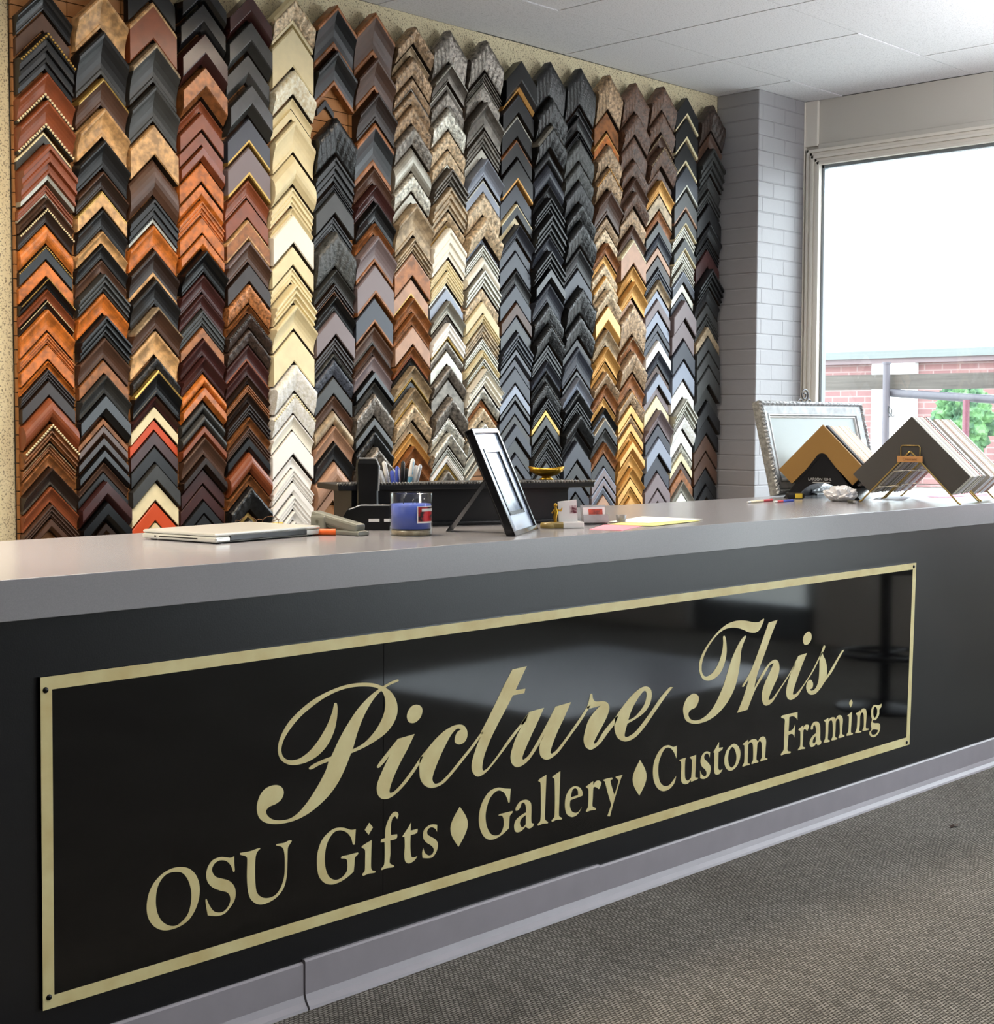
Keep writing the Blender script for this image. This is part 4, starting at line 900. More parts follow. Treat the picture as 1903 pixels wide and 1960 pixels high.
# easel leg reaching back down to the counter
legtop = mw @ Vector((Wd/2, Hh*.62, .022)); legft = Bq+wv*(Wd/2)+nb*.205; inv = mw.inverted()
lw_ = wv*.022
V = [legtop-lw_, legtop+lw_, legft+lw_*1.4+Vector((0, 0, .001)), legft-lw_*1.4+Vector((0, 0, .001))]; V = V+[v+Vector((nb.x, nb.y, .3))*.003 for v in V]
b = MB(); b.add([inv @ v for v in V], [[0, 1, 2, 3], [4, 5, 6, 7], [0, 1, 5, 4], [1, 2, 6, 5], [2, 3, 7, 6], [3, 0, 4, 7]]); b.build('easel_leg', M_BLKP, pf)
tag(pf, 'black photo frame with a pale mat leaning back on its easel leg', 'photo frame')

# award with a gold figure on a small wooden base
aw = empty('trophy', (3.042, 2.668, Z), math.radians(-32)); M_OAK = mat('varnished_wood', 'b29a58', .35, var=.5, vscale=30)
b = MB(); b.box((-.035, -.02, 0), (.03, .02, .016), bev=.004); b.lathe([(.0001, 0), (.021, 0), (.023, .004), (.021, .014), (.0001, .016)], 20, (-.035, 0, 0)); b.build('trophy_base', M_OAK, aw)
MB().box((.0, -.021, .0005), (.058, .021, .017), bev=.002).build('white_block', mat('white_marble', 'e8e6e2', .3), aw)
M_AG = mat('antique_gold', 'b48c2e')
b = MB(); b.tube([(-.016, 0, .016), (-.017, 0, .03), (-.014, 0, .045), (-.016, 0, .056)], [.004, .0055, .006, .003], 8); b.ball((-.016, 0, .061), .0055, n=6)
b.tube([(-.014, 0, .05), (-.002, -.004, .046), (.003, 0, .056)], .0022, 6); b.tube([(-.018, 0, .05), (-.026, 0, .04)], .0022, 6); b.build('gold_figure', M_AG, aw)
b = MB(); xf = Matrix.Translation((.022, 0, .044)) @ Matrix.Rotation(.12, 4, 'X') @ Matrix.Rotation(-.1, 4, 'Y')
b.box((-.03, -.0012, -.03), (.022, .0012, .03), xf=xf); wc_ = b.build('white_card', M_WHT, aw)
b = MB(); b.box((.002, -.002, -.006), (.022, -.0013, .016), xf=xf); b.build('dark_red_print', mat('maroon_print', '5a2030', .4, var=1, vscale=80, color2='e6d8d8'), wc_)
tag(aw, 'small trophy with gold figure and white card on a wooden base', 'trophy')
# business card holder
ch = empty('card_holder', (3.2, 2.685, Z), math.radians(-30)); M_ACC = mat('cloudy_acrylic', 'd4d2d6', .2, var=.3, vscale=20, trans=.55)
b = MB(); xf = Matrix.Translation((0, 0, .002)) @ Matrix.Rotation(-.3, 4, 'X')
b.box((-.047, .0, 0), (.047, .003, .062), xf=xf, bev=.001); b.box((-.047, -.022, 0), (.047, -.0195, .026), xf=xf, bev=.001); b.box((-.047, -.022, 0), (.047, .003, .003), xf=xf)
b.box((-.05, -.02, 0), (.05, .03, .0025)); b.build('holder', M_ACC, ch)
cs_ = MB().box((-.04, -.006, .004), (.042, -.0015, .052), xf=xf).build('card_stack', mat('white_card_stock', 'e3dde0', .5), ch)
MB().box((-.02, -.0072, .026), (.032, -.006, .047), xf=xf).build('orange_picture', mat('orange_print', 'd8441c', .4, var=.8, vscale=60, color2='7a1c10'), cs_)
ch.scale = (.78, .78, .9)
tag(ch, 'clear card holder with orange-pictured cards beside the trophy', 'card holder')
o = MB().lathe([(.0001, 0), (.012, 0), (.015, .024), (.0138, .024), (.011, .002), (.0001, .002)], 20).build('plastic_cup', M_ACC, None, (3.31, 2.68, Z))
tag(o, 'tiny clear plastic cup right of the card holder', 'cup')
def sheet(pts, z, m, name, lab, cat='paper'):
    P = [on(x, y, 2, Z) for x, y in pts]; c = sum(P, Vector())/len(P)
    o = MB().prism([(p.x-c.x, p.y-c.y) for p in P], 0, .0012).build(name, m, None, (c.x, c.y, Z+z)); tag(o, lab, cat); return o
sheet([(1128, 1014), (1190, 1016), (1235, 1006), (1160, 1004)], 0, mat('pink_paper', 'f08fa0', .6), 'notepad', 'pink paper note in front of the card holder')
sheet([(1165, 1005), (1250, 1008), (1340, 998), (1240, 995)], .0014, mat('yellow_paper', 'efe48c', .6), 'notepad', 'yellow paper under the white sheet right of the card holder')
sheet([(1165, 1001.5), (1240, 1003.5), (1345, 996), (1230, 991)], .003, mat('white_paper', 'eceae4'), 'paper_sheet', 'white sheet lying on the yellow paper', 'paper')
# pens and tape by the pillar
marker(1455, 959, .2, .0045, .15, [(M_WHT, .12), (mat('cream_plastic', 'e6d8b8', .4), .5), (M_RED, .38)], 'pen', 'cream and red pen on the counter below the brick pillar', 'pen')
marker(1500, 959, .13, .0045, .05, [(M_WHT, .15), (M_RED, .3), (M_BLU, .55)], 'pen', 'red and blue pen beside the yellow tape measure', 'pen')
tp = on(1522, 955, 2, Z); tm = empty('tape_measure', (tp.x, tp.y, Z), -.6)
tc_ = MB().box((-.035, -.016, 0), (.035, .016, .024), bev=.008).build('tape_case', M_BLKP, tm)
MB().box((-.006, -.0175, .003), (.022, -.0155, .021), bev=.0008).build('yellow_sticker', M_YEL, tc_)
tag(tm, 'black and yellow tape measure in front of the black mat stand', 'tape measure')
kp = on(1607, 956, 2, Z)
o = MB().lathe([(.0001, 0), (.008, 0), (.008, .012), (.005, .02), (.0001, .024)], 14).build('wooden_plug', mat('terracotta_wood', '9a5c4a', .5), None, (kp.x, kp.y, Z)); tag(o, 'small reddish wooden plug standing between the two mat stands', 'plug')
# crumpled tissue / paper bag
tq = Vector((4.855, 2.905, Z)); bm = bmesh.new(); bmesh.ops.create_icosphere(bm, subdivisions=4, radius=1)
for v in bm.verts:
    q = v.co.copy(); nn = 1+.35*noise.noise(q*2.6)+.18*noise.noise(q*7)
    v.co = Vector((q.x*.085*nn, q.y*.05*nn, max(0, (q.z*.5+.42))*.055*nn))
me = bpy.data.meshes.new('crumpled_bag'); bm.to_mesh(me); bm.free(); me.materials.append(mat('crinkled_white_plastic', 'e2e4ea', .3))
o = link('crumpled_bag', me, None, (tq.x, tq.y, Z)); o.rotation_euler = (0, 0, .9)
tag(o, 'crumpled white plastic bag between the two mat stands', 'bag')
marker(1632, 960, .075, .006, .9, [(M_SIL, .3), (mat('dull_steel', '77786f'), .7)], 'utility_knife', 'small silver knife lying against the crumpled bag', 'knife')
sheet([(1672, 956), (1728, 958), (1745, 951), (1690, 949)], 0, mat('grey_paper', 'c6c8d4', .6), 'notepad', 'pale grey paper lying under the gold wire mat stand')

# ------------------------------------------------------------------ mat boards on their stands
Wm = Vector((.21, -.978, 0)).normalized(); Dm = Vector((-Wm.y, Wm.x, 0))
ry = math.atan2(Wm.y, Wm.x)
def mat_row(O, z_apex, hw, w, seq, grp, lab, dz=0):
    """V-shaped mat board corners standing one behind the other along Dm, each one its own thing"""
    t = 0; cnt = 0
    for i, (c, th, drop, off) in enumerate(seq):
        bmx = MB(); poly = [(0, 0), (hw, -hw), (hw-w*.5, -hw-w*.5), (0, -w), (-hw+w*.5, -hw-w*.5), (-hw, -hw)]
        n = 6; V = [(x, 0, z) for x, z in poly]+[(x, th, z) for x, z in poly]
        bmx.add(V, [[0, 1, 2, 3], [0, 3, 4, 5], [6, 7, 8, 9], [6, 9, 10, 11]]+[[k, (k+1) % n, n+(k+1) % n, n+k] for k in range(n)])
        t += off
        p = O+Dm*t; t += th+.0006
        o = bmx.build('mat_board_corner', mat('matboard_'+c, c, .75), None, (p.x, p.y, z_apex-drop)); o.rotation_euler = (0, 0, ry)
        tag(o, lab(i, c), 'mat board sample', grp)
# black stand
O1 = Vector((4.935, 3.03, 0)); s1 = solve(1575, 813, O1+Vector((0, 0, Z)), Wm, (0, 0, 1))
OA = O1+Wm*float(s1[0]); za = Z+float(s1[1]); hwA = abs(float(solve(1487, 909, OA, Wm, (0, 0, 1))[0]))*1.0
zl = float(solve(1487, 909, OA, Wm, (0, 0, 1))[1]); hwA = max(.12, min(.17, (hwA+za-zl)/2))
wA = .105
names = {'8a6832': 'ochre', '23262e': 'black'}
tones1 = ['d9d2c8', 'e6dccd', 'cfc2b4', 'e8d9c6', 'd9b9a2', 'e9ddd0', 'dcd2c6', 'e4c4ae', 'efe6da', 'd2c8ba', 'dfa88c', 'e6d6c6', 'c9beb2', 'e8e0d6', 'd8d4ce', 'c4bfb8', 'e2ded8', 'd0d4d0']
seq1 = [('8a6832', .012, 0, 0), ('23262e', .022, .002, .03)]
rnd = random.Random(3)
for k in range(31): seq1.append((tones1[k % len(tones1)] if rnd.random() < .8 else tones1[rnd.randrange(18)], .0065, .004+rnd.random()*.004, 0))
TN = {'d9d2c8': 'light grey', 'e6dccd': 'cream', 'cfc2b4': 'beige', 'e8d9c6': 'cream', 'd9b9a2': 'peach', 'e9ddd0': 'cream', 'dcd2c6': 'light grey', 'e4c4ae': 'peach', 'efe6da': 'off-white', 'd2c8ba': 'beige',
      'dfa88c': 'salmon', 'e6d6c6': 'cream', 'c9beb2': 'beige', 'e8e0d6': 'off-white', 'd8d4ce': 'light grey', 'c4bfb8': 'grey', 'e2ded8': 'off-white', 'd0d4d0': 'pale green-grey'}
def lab1(i, c):
    if i == 0: return 'ochre mat board corner at the front of the black stand'
    if i == 1: return 'black mat board corner right behind the ochre one'
    return '%s mat board corner, %s behind the black one in the black stand' % (TN[c], ORD[i-2] if i-2 < len(ORD) else 'last but %d' % (36-i))
mat_row(OA, za, hwA, wA, seq1, 'mat board corners on the black stand', lab1)
# black plastic stand under it: two sloping wings and an arched front with the maker's name
apz = Z+float(solve(1576, 873, OA, Wm, (0, 0, 1))[1])-Z; apz = za-wA-.002-Z if apz > za-wA-Z else apz
bs = empty('mat_stand', (OA.x, OA.y, Z), ry)
M_BP = mat('satin_black_plastic', '121317', .22)
hb = .148
b = MB(); N = 14
arch = [(-.085+.17*i/N, .052*math.sin(math.pi*i/N)+.001) for i in range(N+1)]
poly = [(-hb, 0), (-hb+.012, .02), (-.012, apz), (.012, apz), (hb-.012, .02), (hb, 0)]
top = [(-hb, 0), (-hb+.012, .02)]+[(-.012-(hb-.024)*(1-i/6), .02+(apz-.02)*i/6) for i in range(1, 7)]+[(.012+(hb-.024)*(i/6), apz-(apz-.02)*i/6) for i in range(0, 6)]+[(hb-.012, .02), (hb, 0)]
# front face between the roof line and the arch, as vertical slices
xsn = [-hb+2*hb*i/40 for i in range(41)]
def roof(x): return max(0.002, min(apz, apz*(1-max(0, abs(x)-.012)/(hb-.012))))
def ar(x): return .06*max(0, 1-(x/.088)**2)**.6 if abs(x) < .088 else 0
for i in range(40):
    a, c = xsn[i], xsn[i+1]; V = []
    for y in (-.004, .0):
        V += [(a, y, ar(a)), (c, y, ar(c)), (c, y, max(roof(c), ar(c)+.001)), (a, y, max(roof(a), ar(a)+.001))]
    b.add(V, [[0, 1, 2, 3], [4, 5, 6, 7], [0, 1, 5, 4], [3, 2, 6, 7]])
sf_ = b.build('stand_front', M_BP, bs)
for s_ in (-1, 1):
    b = MB(); V = []
    for y in (-.006, .31):
        V += [(s_*hb, y, 0), (s_*.0, y, apz+.003), (s_*.0, y, apz-.004), (s_*(hb-.008), y, 0)]
    b.add(V, [[0, 1, 2, 3], [4, 5, 6, 7], [0, 1, 5, 4], [1, 2, 6, 5], [2, 3, 7, 6], [3, 0, 4, 7]]); b.build('stand_wing', M_BP, bs)
M_PT = mat('silver_print', 'a9a9a8', .4)
text_mesh('maker_lettering', 'LARSON JUHL', .0145, M_PT, sf_, (-.006, -.0046, .0735), (math.pi/2, 0, 0))
MB().box((-.034, -.0046, .0605), (.034, -.0040, .0635)).build('small_print_line', M_PT, sf_)
tag(bs, 'black plastic mat stand with silver maker name under the ochre mats', 'stand')

# gold wire stands
O2 = Vector((4.891, 2.65, 0)); s2 = solve(1745, 797, O2+Vector((0, 0, Z)), Wm, (0, 0, 1))
OB = O2+Wm*float(s2[0]); zb = Z+float(s2[1])
kL = solve(1633, 907, OB, Wm, (0, 0, 1)); kR = solve(1860, 910, OB, Wm, (0, 0, 1)); hwB = (abs(float(kL[0]))+abs(float(kR[0])))/2
zc = (float(kL[1])+float(kR[1]))/2; hwB = (hwB+(zb-zc))/2; wB = .128
tones2 = ['e2ddd0', 'efe9db', 'e8e2d4', 'dcd7cc', 'a39c90', 'c9c3b8', 'b3ada2', 'd5cfc6', 'e9e4dd', 'b9b4ac', 'dedae0', 'ece8ee', 'c7c2bc', 'a7a299', 'd9d4ca', 'b5afa4', 'c1bbb0', '8d877c']
TN.update({'e2ddd0': 'cream', 'efe9db': 'ivory', 'e8e2d4': 'cream', 'dcd7cc': 'light grey', 'a39c90': 'taupe', 'c9c3b8': 'stone grey', 'b3ada2': 'taupe', 'd5cfc6': 'light grey', 'e9e4dd': 'off-white', 'b9b4ac': 'grey',
           'dedae0': 'pale lilac', 'ece8ee': 'lilac-white', 'c7c2bc': 'grey', 'a7a299': 'taupe', 'd9d4ca': 'light grey', 'b5afa4': 'taupe', 'c1bbb0': 'stone grey', '8d877c': 'brown-grey', '454340': 'dark grey', '9e2f2c': 'red', 'f4f1f6': 'lilac-white', 'b8a48c': 'tan', '8c2f30': 'deep red', '3a3836': 'black'})
seq2 = [('454340', .009, 0, 0)]
for k in range(30):
    c = tones2[k % 18] if k not in (20,) else '8c2f30'
    seq2.append((c if k != 24 else '3a3836', .0066, .001+.003*rnd.random(), 0))
def lab2(i, c): return 'dark grey mat board corner at the front of the gold wire stand' if i == 0 else '%s mat board corner, %s behind the dark grey front one on the gold stand' % (TN[c], ORD[i-1])
mat_row(OB, zb, hwB, wB, seq2, 'mat board corners on the gold wire stand', lab2)
OC = OB+Dm*.285+Wm*.0
tones3 = ['a39c90', 'f4f1f6', 'dedae0', 'f4f1f6', 'ece8ee', 'b9b4ac', 'd9d4ca', 'c9c3b8', '9e2f2c', 'b8a48c', 'a39c90', 'b8a48c']
seq3 = [(tones3[k % 12], .011 if k % 12 in (1, 3) else .0075, .001+.004*rnd.random(), 0) for k in range(26)]
def lab3(i, c): return '%s mat board corner, %s in the row behind the gold wire stand' % (TN[c], ORD[i])
mat_row(OC, zb-.006, hwB, wB, seq3, 'mat board corners in the row farthest right', lab3)
M_GW = mat('brass_wire', 'b59a5c', .28, metal=.85); M_CW = mat('steel_wire', 'a8a8a6', .3, metal=.8)
def wire_stand(O, depth, lab, label=True, grp=None):
    e = empty('wire_mat_stand', (O.x, O.y, Z), ry); a_z = zb-wB-Z-.004; hf = .152
    hf = a_z*.98; a_z += .006
    for y, nm in ((-.008, 'front_leg_wire'), (depth, 'back_leg_wire')):
        b = MB(); b.tube([(-hf-.006, y, .003), (-hf, y, .006), (-.008, y, a_z-.004), (0, y, a_z+.003), (.008, y, a_z-.004), (hf, y, .006), (hf+.006, y, .003)], .003, 8)
        b.ball((-hf-.006, y, .0035), .0035, n=6); b.ball((hf+.006, y, .0035), .0035, n=6); b.build(nm, M_GW, e)
    for f in (.36, .68):
        b = MB(); x = hf*f; zz = a_z*(1-f)
        b.tube([(-x, -.004, zz), (x, -.004, zz)], .0013, 6); b.build('cross_wire', M_CW, e)
        for s_ in (-1, 1):
            b = MB(); b.tube([(s_*x, -.004, zz-.004), (s_*x, depth, zz-.004)], .0016, 6); b.build('support_rail', M_GW, e)
    if label:
        b = MB(); r = .034
        b.tube([(-r, -.006, a_z-.02), (-r, -.006, a_z+.018), (-r+.006, -.006, a_z+.024), (r-.006, -.006, a_z+.024), (r, -.006, a_z+.018), (r, -.006, a_z-.02)], .002, 8); b.build('wire_loop', M_GW, e)
        np_ = MB().box((-.045, -.012, a_z-.036), (.045, -.008, a_z-.014), bev=.001).build('name_plate', mat('tan_card', 'c08a52', .5), e)
        text_mesh('plate_lettering', 'Crescent', .014, mat('brown_print', '7c4a2a', .5), np_, (0, -.0124, a_z-.0255), (math.pi/2, 0, 0))
    return tag(e, lab, 'stand', grp)
wire_stand(OB, .25, 'brass wire stand with a tan name plate holding the dark grey mats')
wire_stand(OC, .2, 'brass wire stand holding the farthest right row of mats', False)
o = sheet([(1775, 951), (1800, 953), (1900, 947), (1850, 943)], 0, mat('pink_card', 'f06a8a', .6), 'folder', 'bright pink folder lying under the brass wire stands', 'folder')

# ------------------------------------------------------------------ tall silver frame on an easel at the back of the counter
FB = Vector((4.965, 3.225, Z+.0085)); lean = .093/.3685
up2 = Vector((0, lean, 1)).normalized(); bk2 = Vector((0, 1, -lean)).normalized()
tlf = solve(1447, 768, FB, up2, (1, 0, 0)); Hf = float(tlf[0]); xl = float(tlf[1])
trf = solve(1642, 767, FB, up2, (1, 0, 0)); Wf = float(trf[1])-xl
org = FB+Vector((xl, 0, 0))
tf = bpy.data.objects.new('framed_picture', None); COL.objects.link(tf)
mw = Matrix((Vector((1, 0, 0)), up2, bk2)).transposed().to_4x4(); mw.translation = org; tf.matrix_world = mw
M_SLV = mat('silvered_wood', 'b9bcbe', .35, metal=.35, var=.6, vscale=30, color2='8e9294')
M_ORN = mat('carved_silver_edge', 'a2a5a6', .35, metal=.4, var=.7, vscale=80, color2='6b6e70', bump=.2, bscale=140)
fw2 = .07
def rail(b, ln, prof, seg=1, orn=0, xf=None):
    """mitred frame rail along x; prof gives (distance in from the outer edge, height)"""
    V = []; n = len(prof)
    for i in range(seg+1):
        for j, (u, h) in enumerate(prof):
            a = u; x = a+(ln-2*a)*i/seg
            hh = h+(orn*math.sin(i*1.9+j) if orn and 0 < j < n-1 else 0)
            V.append(xf @ Vector((x, u, -hh)))
    Fc = [[i*n+j, i*n+j+1, (i+1)*n+j+1, (i+1)*n+j] for i in range(seg) for j in range(n-1)]
    b.add(V, Fc)
def frame_ring(name, prof, W_, H_, m, parent, orn=0, seg=1):
    b = MB(); T = Matrix.Translation
    for (ln, x) in ((W_, Matrix.Identity(4)), (W_, T((W_, H_, 0)) @ Matrix.Rotation(math.pi, 4, 'Z')), (H_, T((W_, 0, 0)) @ Matrix.Rotation(math.pi/2, 4, 'Z')), (H_, T((0, H_, 0)) @ Matrix.Rotation(-math.pi/2, 4, 'Z'))):
        rail(b, ln, prof, seg, orn, x)
    return b.build(name, m, parent)
frame_ring('carved_edge', [(0, -.02), (0, .012), (.004, .019), (.012, .021), (.018, .014), (.018, -.02)], Wf, Hf, M_ORN, tf, .0022, 80)
frame_ring('frame_moulding', [(.018, .013), (.024, .015), (.04, .011), (.048, .009), (.052, .012), (.056, .012), (.06, .004), (.06, -.02), (.018, -.02)], Wf, Hf, M_SLV, tf)
frame_ring('white_fillet', [(.06, .006), (.064, .006), (.066, .001), (.066, -.01)], Wf, Hf, M_WHT, tf)
MB().box((.062, .062, .0), (Wf-.062, Hf-.062, .003)).build('blank_picture', mat('blank_glazed_picture', '8c9898', .35), tf)
MB().box((.01, .01, .012), (Wf-.01, Hf-.01, .019)).build('backing', mat('kraft_backing', '8a7458', .8), tf)
tag(tf, 'large silver frame with an empty pale picture by the window', 'picture frame')
# wrought easel: scroll at the top, posts behind the frame
ez = empty('table_easel', (org.x+Wf/2, org.y, Z)); M_IR = mat('pewter_iron', '6c6e70', .35, metal=.8)
tpx, tpy = Hf*lean/math.hypot(1, lean)+.035, Hf/math.hypot(1, lean)
def spiral(cx, cz, r0, r1, a0, turns, y, n=30): return [(cx+(r0+(r1-r0)*i/n)*math.cos(a0+turns*2*math.pi*i/n), y, cz+(r0+(r1-r0)*i/n)*math.sin(a0+turns*2*math.pi*i/n)) for i in range(n+1)]
b = MB(); b.tube([(0, tpx+.02, 0), (0, tpx, tpy*.5), (0, tpx-.012, tpy)]+spiral(.0, tpy+.038, .03, .006, -math.pi/2, 1.6, tpx-.012), .0035, 8); b.build('centre_scroll', M_IR, ez)
for s_ in (-1, 1):
    b = MB(); b.tube([(0, tpx-.012, tpy-.01)]+[(s_*(.008+q[0]), q[1], q[2]) for q in spiral(.026, tpy+.004, .02, .005, math.pi, -1.3, tpx-.012)], .0028, 8); b.build('side_scroll', M_IR, ez)
    b = MB(); b.tube([(s_*.02, tpx-.012, tpy-.01), (s_*.1, .03, .02), (s_*.105, .028, .0038), (s_*.105, -.02, .0038)], .0035, 8); b.build('easel_leg', M_IR, ez)
b = MB(); b.tube([(-.11, -.012, .0035), (.11, -.012, .0035)], .0035, 8); b.build('easel_ledge', M_IR, ez)
tag(ez, 'pewter wire easel with a scroll top holding the large silver frame', 'easel')

# ------------------------------------------------------------------ outside the window
M_ASPH = mat('pale_asphalt', 'a6a6a2', .9, var=.5, vscale=3, color2='989894')
struct(MB().box((WX+.25, -30, -.25), (80, 70, -.15)).build('street_ground', M_ASPH))
def brickwall():
    m = bpy.data.materials.new('red_brick'); m.use_nodes = True; nt = m.node_tree; L = nt.links.new
    p = nt.nodes['Principled BSDF']; p.inputs['Roughness'].default_value = .9
    tc = nt.nodes.new('ShaderNodeTexCoord'); mp = nt.nodes.new('ShaderNodeMapping'); mp.inputs['Rotation'].default_value = (math.pi/2, 0, math.pi/2)
    L(tc.outputs['Object'], mp.inputs[0])
    sx = nt.nodes.new('ShaderNodeSeparateXYZ'); cx_ = nt.nodes.new('ShaderNodeCombineXYZ')
    L(tc.outputs['Object'], sx.inputs[0]); L(sx.outputs[1], cx_.inputs[0]); L(sx.outputs[2], cx_.inputs[1])
    br = nt.nodes.new('ShaderNodeTexBrick'); br.inputs['Scale'].default_value = 1; br.inputs['Brick Width'].default_value = .3; br.inputs['Row Height'].default_value = .1
    br.inputs['Mortar Size'].default_value = .012; br.inputs['Color1'].default_value = srgb('7c5c5a'); br.inputs['Color2'].default_value = srgb('745454'); br.inputs['Mortar'].default_value = srgb('84706e')
    L(cx_.outputs[0], br.inputs['Vector']); L(br.outputs['Color'], p.inputs['Base Color']); return m
BX = 22
hs = empty('brick_house', (BX, 12, 0)); M_RB = brickwall(); M_ROOF = mat('weathered_shingles', '686d6c', .9, var=.5, vscale=2, stretch=(1, .3, 12), color2='606564'); M_WP = mat('white_painted_wood', 'e9ecec', .7)
y1_, y2_ = on(1675, 780, 0, BX).y-12, on(1757, 780, 0, BX).y-12
MB().box((0, y1_, -.2), (.3, 20, 2.3)).build('brick_wall', M_RB, hs); MB().box((0, -20, -.2), (.3, y2_, 2.3)).build('brick_wall', M_RB, hs)
MB().box((-.12, y2_, -.2), (.25, y1_, 2.3)).build('porch_panel', M_WP, hs)
MB().box((-.15, -20, 2.22), (.1, 20, 2.42)).build('fascia_board', mat('dusty_pink_fascia', '685a5c', .7), hs)
b = MB(); b.add([(-.2, -20, 2.42), (-.2, 20, 2.42), (7, 20, 5.35), (7, -20, 5.35), (-.2, -20, 2.3), (-.2, 20, 2.3), (7, 20, 5.2), (7, -20, 5.2)], [[0, 1, 2, 3], [4, 5, 6, 7], [0, 1, 5, 4], [1, 2, 6, 5], [2, 3, 7, 6], [3, 0, 4, 7]])
b.build('shingle_roof', M_ROOF, hs)
tag(hs, 'red brick house across the street with a pale shingle roof', 'house')
def blob(name, c, r, m, lab, cat, seed=0, sub=4):
    bm = bmesh.new(); bmesh.ops.create_icosphere(bm, subdivisions=5, radius=1)
    for v in bm.verts:
        q = v.co.copy(); f = 1+.28*noise.noise(q*3+Vector((seed, 0, 0)))+.22*noise.noise(q*9+Vector((0, seed, 0)))+.12*noise.noise(q*24)
        v.co = Vector((q.x*r[0], q.y*r[1], q.z*r[2]))*f
    me = bpy.data.meshes.new(name); bm.to_mesh(me); bm.free(); me.materials.append(m)
    return link(name, me, None, c)
M_LEAF = mat('spring_foliage', '5a8050', .8, var=1.2, vscale=5, color2='2e4c36', bump=1, bscale=30)
c = on(1846, 800, 0, 19.5); r_ = .42
bu = empty('shrub', (19.5, c.y, -.15)); o = blob('foliage', (0, 0, c.z+.15-.02), (.45, .36, .5), M_LEAF, '', '', 3); o.parent = bu
MB().tube([(0, 0, 0), (.02, .02, c.z-.2)], .05, 8).build('stem', mat('grey_bark', '322b26', .9), bu)
tag(bu, 'round green shrub in front of the brick house', 'shrub')
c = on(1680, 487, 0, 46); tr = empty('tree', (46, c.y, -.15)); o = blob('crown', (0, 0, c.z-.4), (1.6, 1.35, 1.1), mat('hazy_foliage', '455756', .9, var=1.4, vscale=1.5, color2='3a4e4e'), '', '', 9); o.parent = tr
MB().tube([(0, 0, 0), (0, 0, c.z-.6)], .18, 8).build('trunk', mat('grey_bark', '322b26'), tr)
tag(tr, 'pale hazy tree rising behind the roof of the brick house', 'tree')
# timber and pipe structure just outside the glass
def xy(px, py, X): q = on(px, py, 0, X); return Vector((q.x, q.y, q.z))
FX = 10.0
a1, a2 = xy(1560, 733, FX), xy(1960, 727, FX)
wr = empty('timber_rail', (FX, a1.y, a1.z)); wid = .055
V = []
for q in (a1, a2):
    for dx, dz in ((0, wid*1.0), (.045, wid*1.0), (.045, -wid), (0, -wid)): V.append((q.x+dx-FX, q.y-a1.y, q.z+dz-a1.z))
b = MB(); b.add(V, [[0, 1, 2, 3], [4, 5, 6, 7], [0, 1, 5, 4], [1, 2, 6, 5], [2, 3, 7, 6], [3, 0, 4, 7]])
b.build('weathered_plank', mat('weathered_timber', '504b46', .85, var=.8, vscale=4, stretch=(1, .6, 14), color2='403b37'), wr)
tag(wr, 'weathered horizontal timber board outside the window', 'board')
M_PIPE = mat('painted_steel_pipe', '4c484f', .5)
q0, q1 = xy(1700, 697, FX-.06), xy(1695, 846, FX-.06)
pp = empty('steel_post', (q1.x, q1.y, -.15)); b = MB(); b.tube([(0, 0, 0), (0, 0, q0.z+.15)], .027, 12); b.build('pipe', M_PIPE, pp)
MB().tube([(0, 0, q0.z+.15), (0, 0, q0.z+.165)], .031, 12).build('pipe_cap', M_PIPE, pp)
hz = xy(1708, 790, FX-.06).z+.15
b = MB(); b.tube([(0, -.02, hz-.03), (-.01, -.05, hz-.02), (-.01, -.055, hz+.02), (-.01, -.03, hz+.045), (-.01, -.025, hz+.01), (-.01, -.06, hz-.03), (-.01, -.075, hz-.02)], .0045, 8); b.build('wire_hook', mat('dark_iron', '1c1d22', .5), pp)
tag(pp, 'grey steel post with a bent wire hook outside the window', 'post')
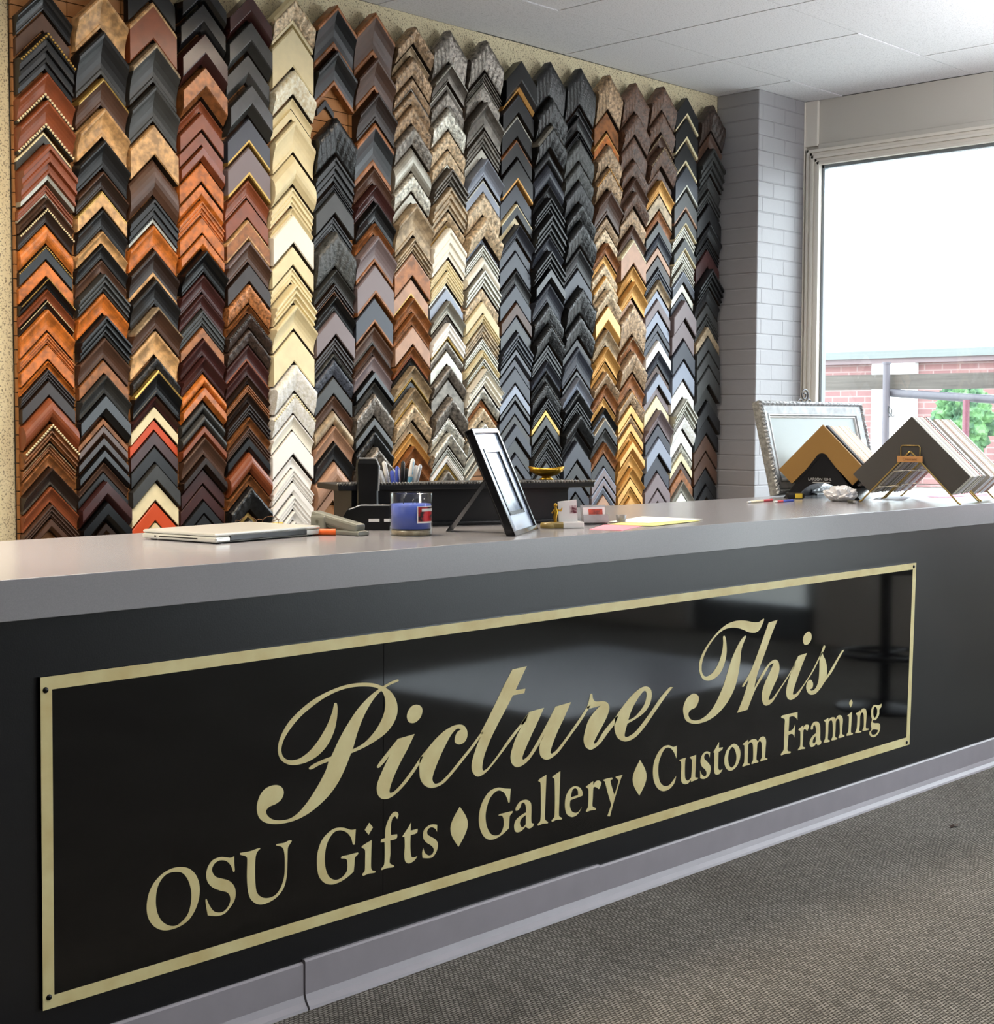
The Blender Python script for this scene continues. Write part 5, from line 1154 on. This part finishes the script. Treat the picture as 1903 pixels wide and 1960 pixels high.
def bar(a, c, r, m, name, lab, cat):
    e = empty(name, a); b = MB(); b.tube([(0, 0, 0), tuple(Vector(c)-Vector(a))], r, 10); b.build('bar', m, e); tag(e, lab, cat); return e
bar(xy(1702, 752, FX), xy(1960, 768, FX), .03, mat('grey_blue_steel', '4a484f', .5), 'steel_rail', 'grey steel rail running right from the post below the timber', 'rail')
bar(xy(1850, 765, 9.9), Vector((9.9, xy(1850, 765, 9.9).y, -.15)), .024, mat('red_painted_steel', '643642', .5), 'red_post', 'red painted steel post in front of the shrub', 'post')
# bar stool on the customer side (out of frame, mirrored in the sign)
so_ = empty('bar_stool', (5.95, 1.62, 0)); M_ST = mat('black_stool_metal', '1a1b1e', .3, metal=.5)
MB().lathe([(.0001, .6), (.15, .6), (.175, .615), (.18, .65), (.17, .675), (.1, .685), (.0001, .686)], 32).build('seat', mat('grey_seat_vinyl', '8a8c90', .4), so_)
MB().lathe([(.026, .03), (.026, .6)], 16).build('column', M_ST, so_)
MB().tube([(.19*math.cos(t*math.pi/16), .19*math.sin(t*math.pi/16), .24) for t in range(33)], .011, 8).build('footrest_ring', M_ST, so_)
b = MB()
for t in range(4): b.tube([(0, 0, .24), (.19*math.cos(t*math.pi/2), .19*math.sin(t*math.pi/2), .24)], .008, 8)
b.build('ring_spokes', M_ST, so_)
MB().lathe([(.0001, 0), (.21, 0), (.2, .012), (.04, .035), (.0001, .036)], 32).build('stool_base', M_ST, so_)
tag(so_, 'bar stool with a grey round seat and black footrest ring, mirrored in the sign', 'bar stool')
# small leaf on the carpet
lp = on(1826, 1583, 2, 0)
b = MB(); b.add([(-.022, 0, .001), (-.008, .008, .006), (.012, .006, .003), (.026, -.002, .005), (.01, -.008, .002), (-.008, -.007, .007), (0, 0, .009)], [[0, 1, 6], [1, 2, 6], [2, 3, 6], [3, 4, 6], [4, 5, 6], [5, 0, 6], [0, 5, 4, 3, 2, 1]])
o = b.build('dry_leaf', mat('dry_leaf_brown', '3f2c20', .8), None, (lp.x, lp.y, 0)); tag(o, 'small dry brown leaf lying on the carpet', 'leaf')
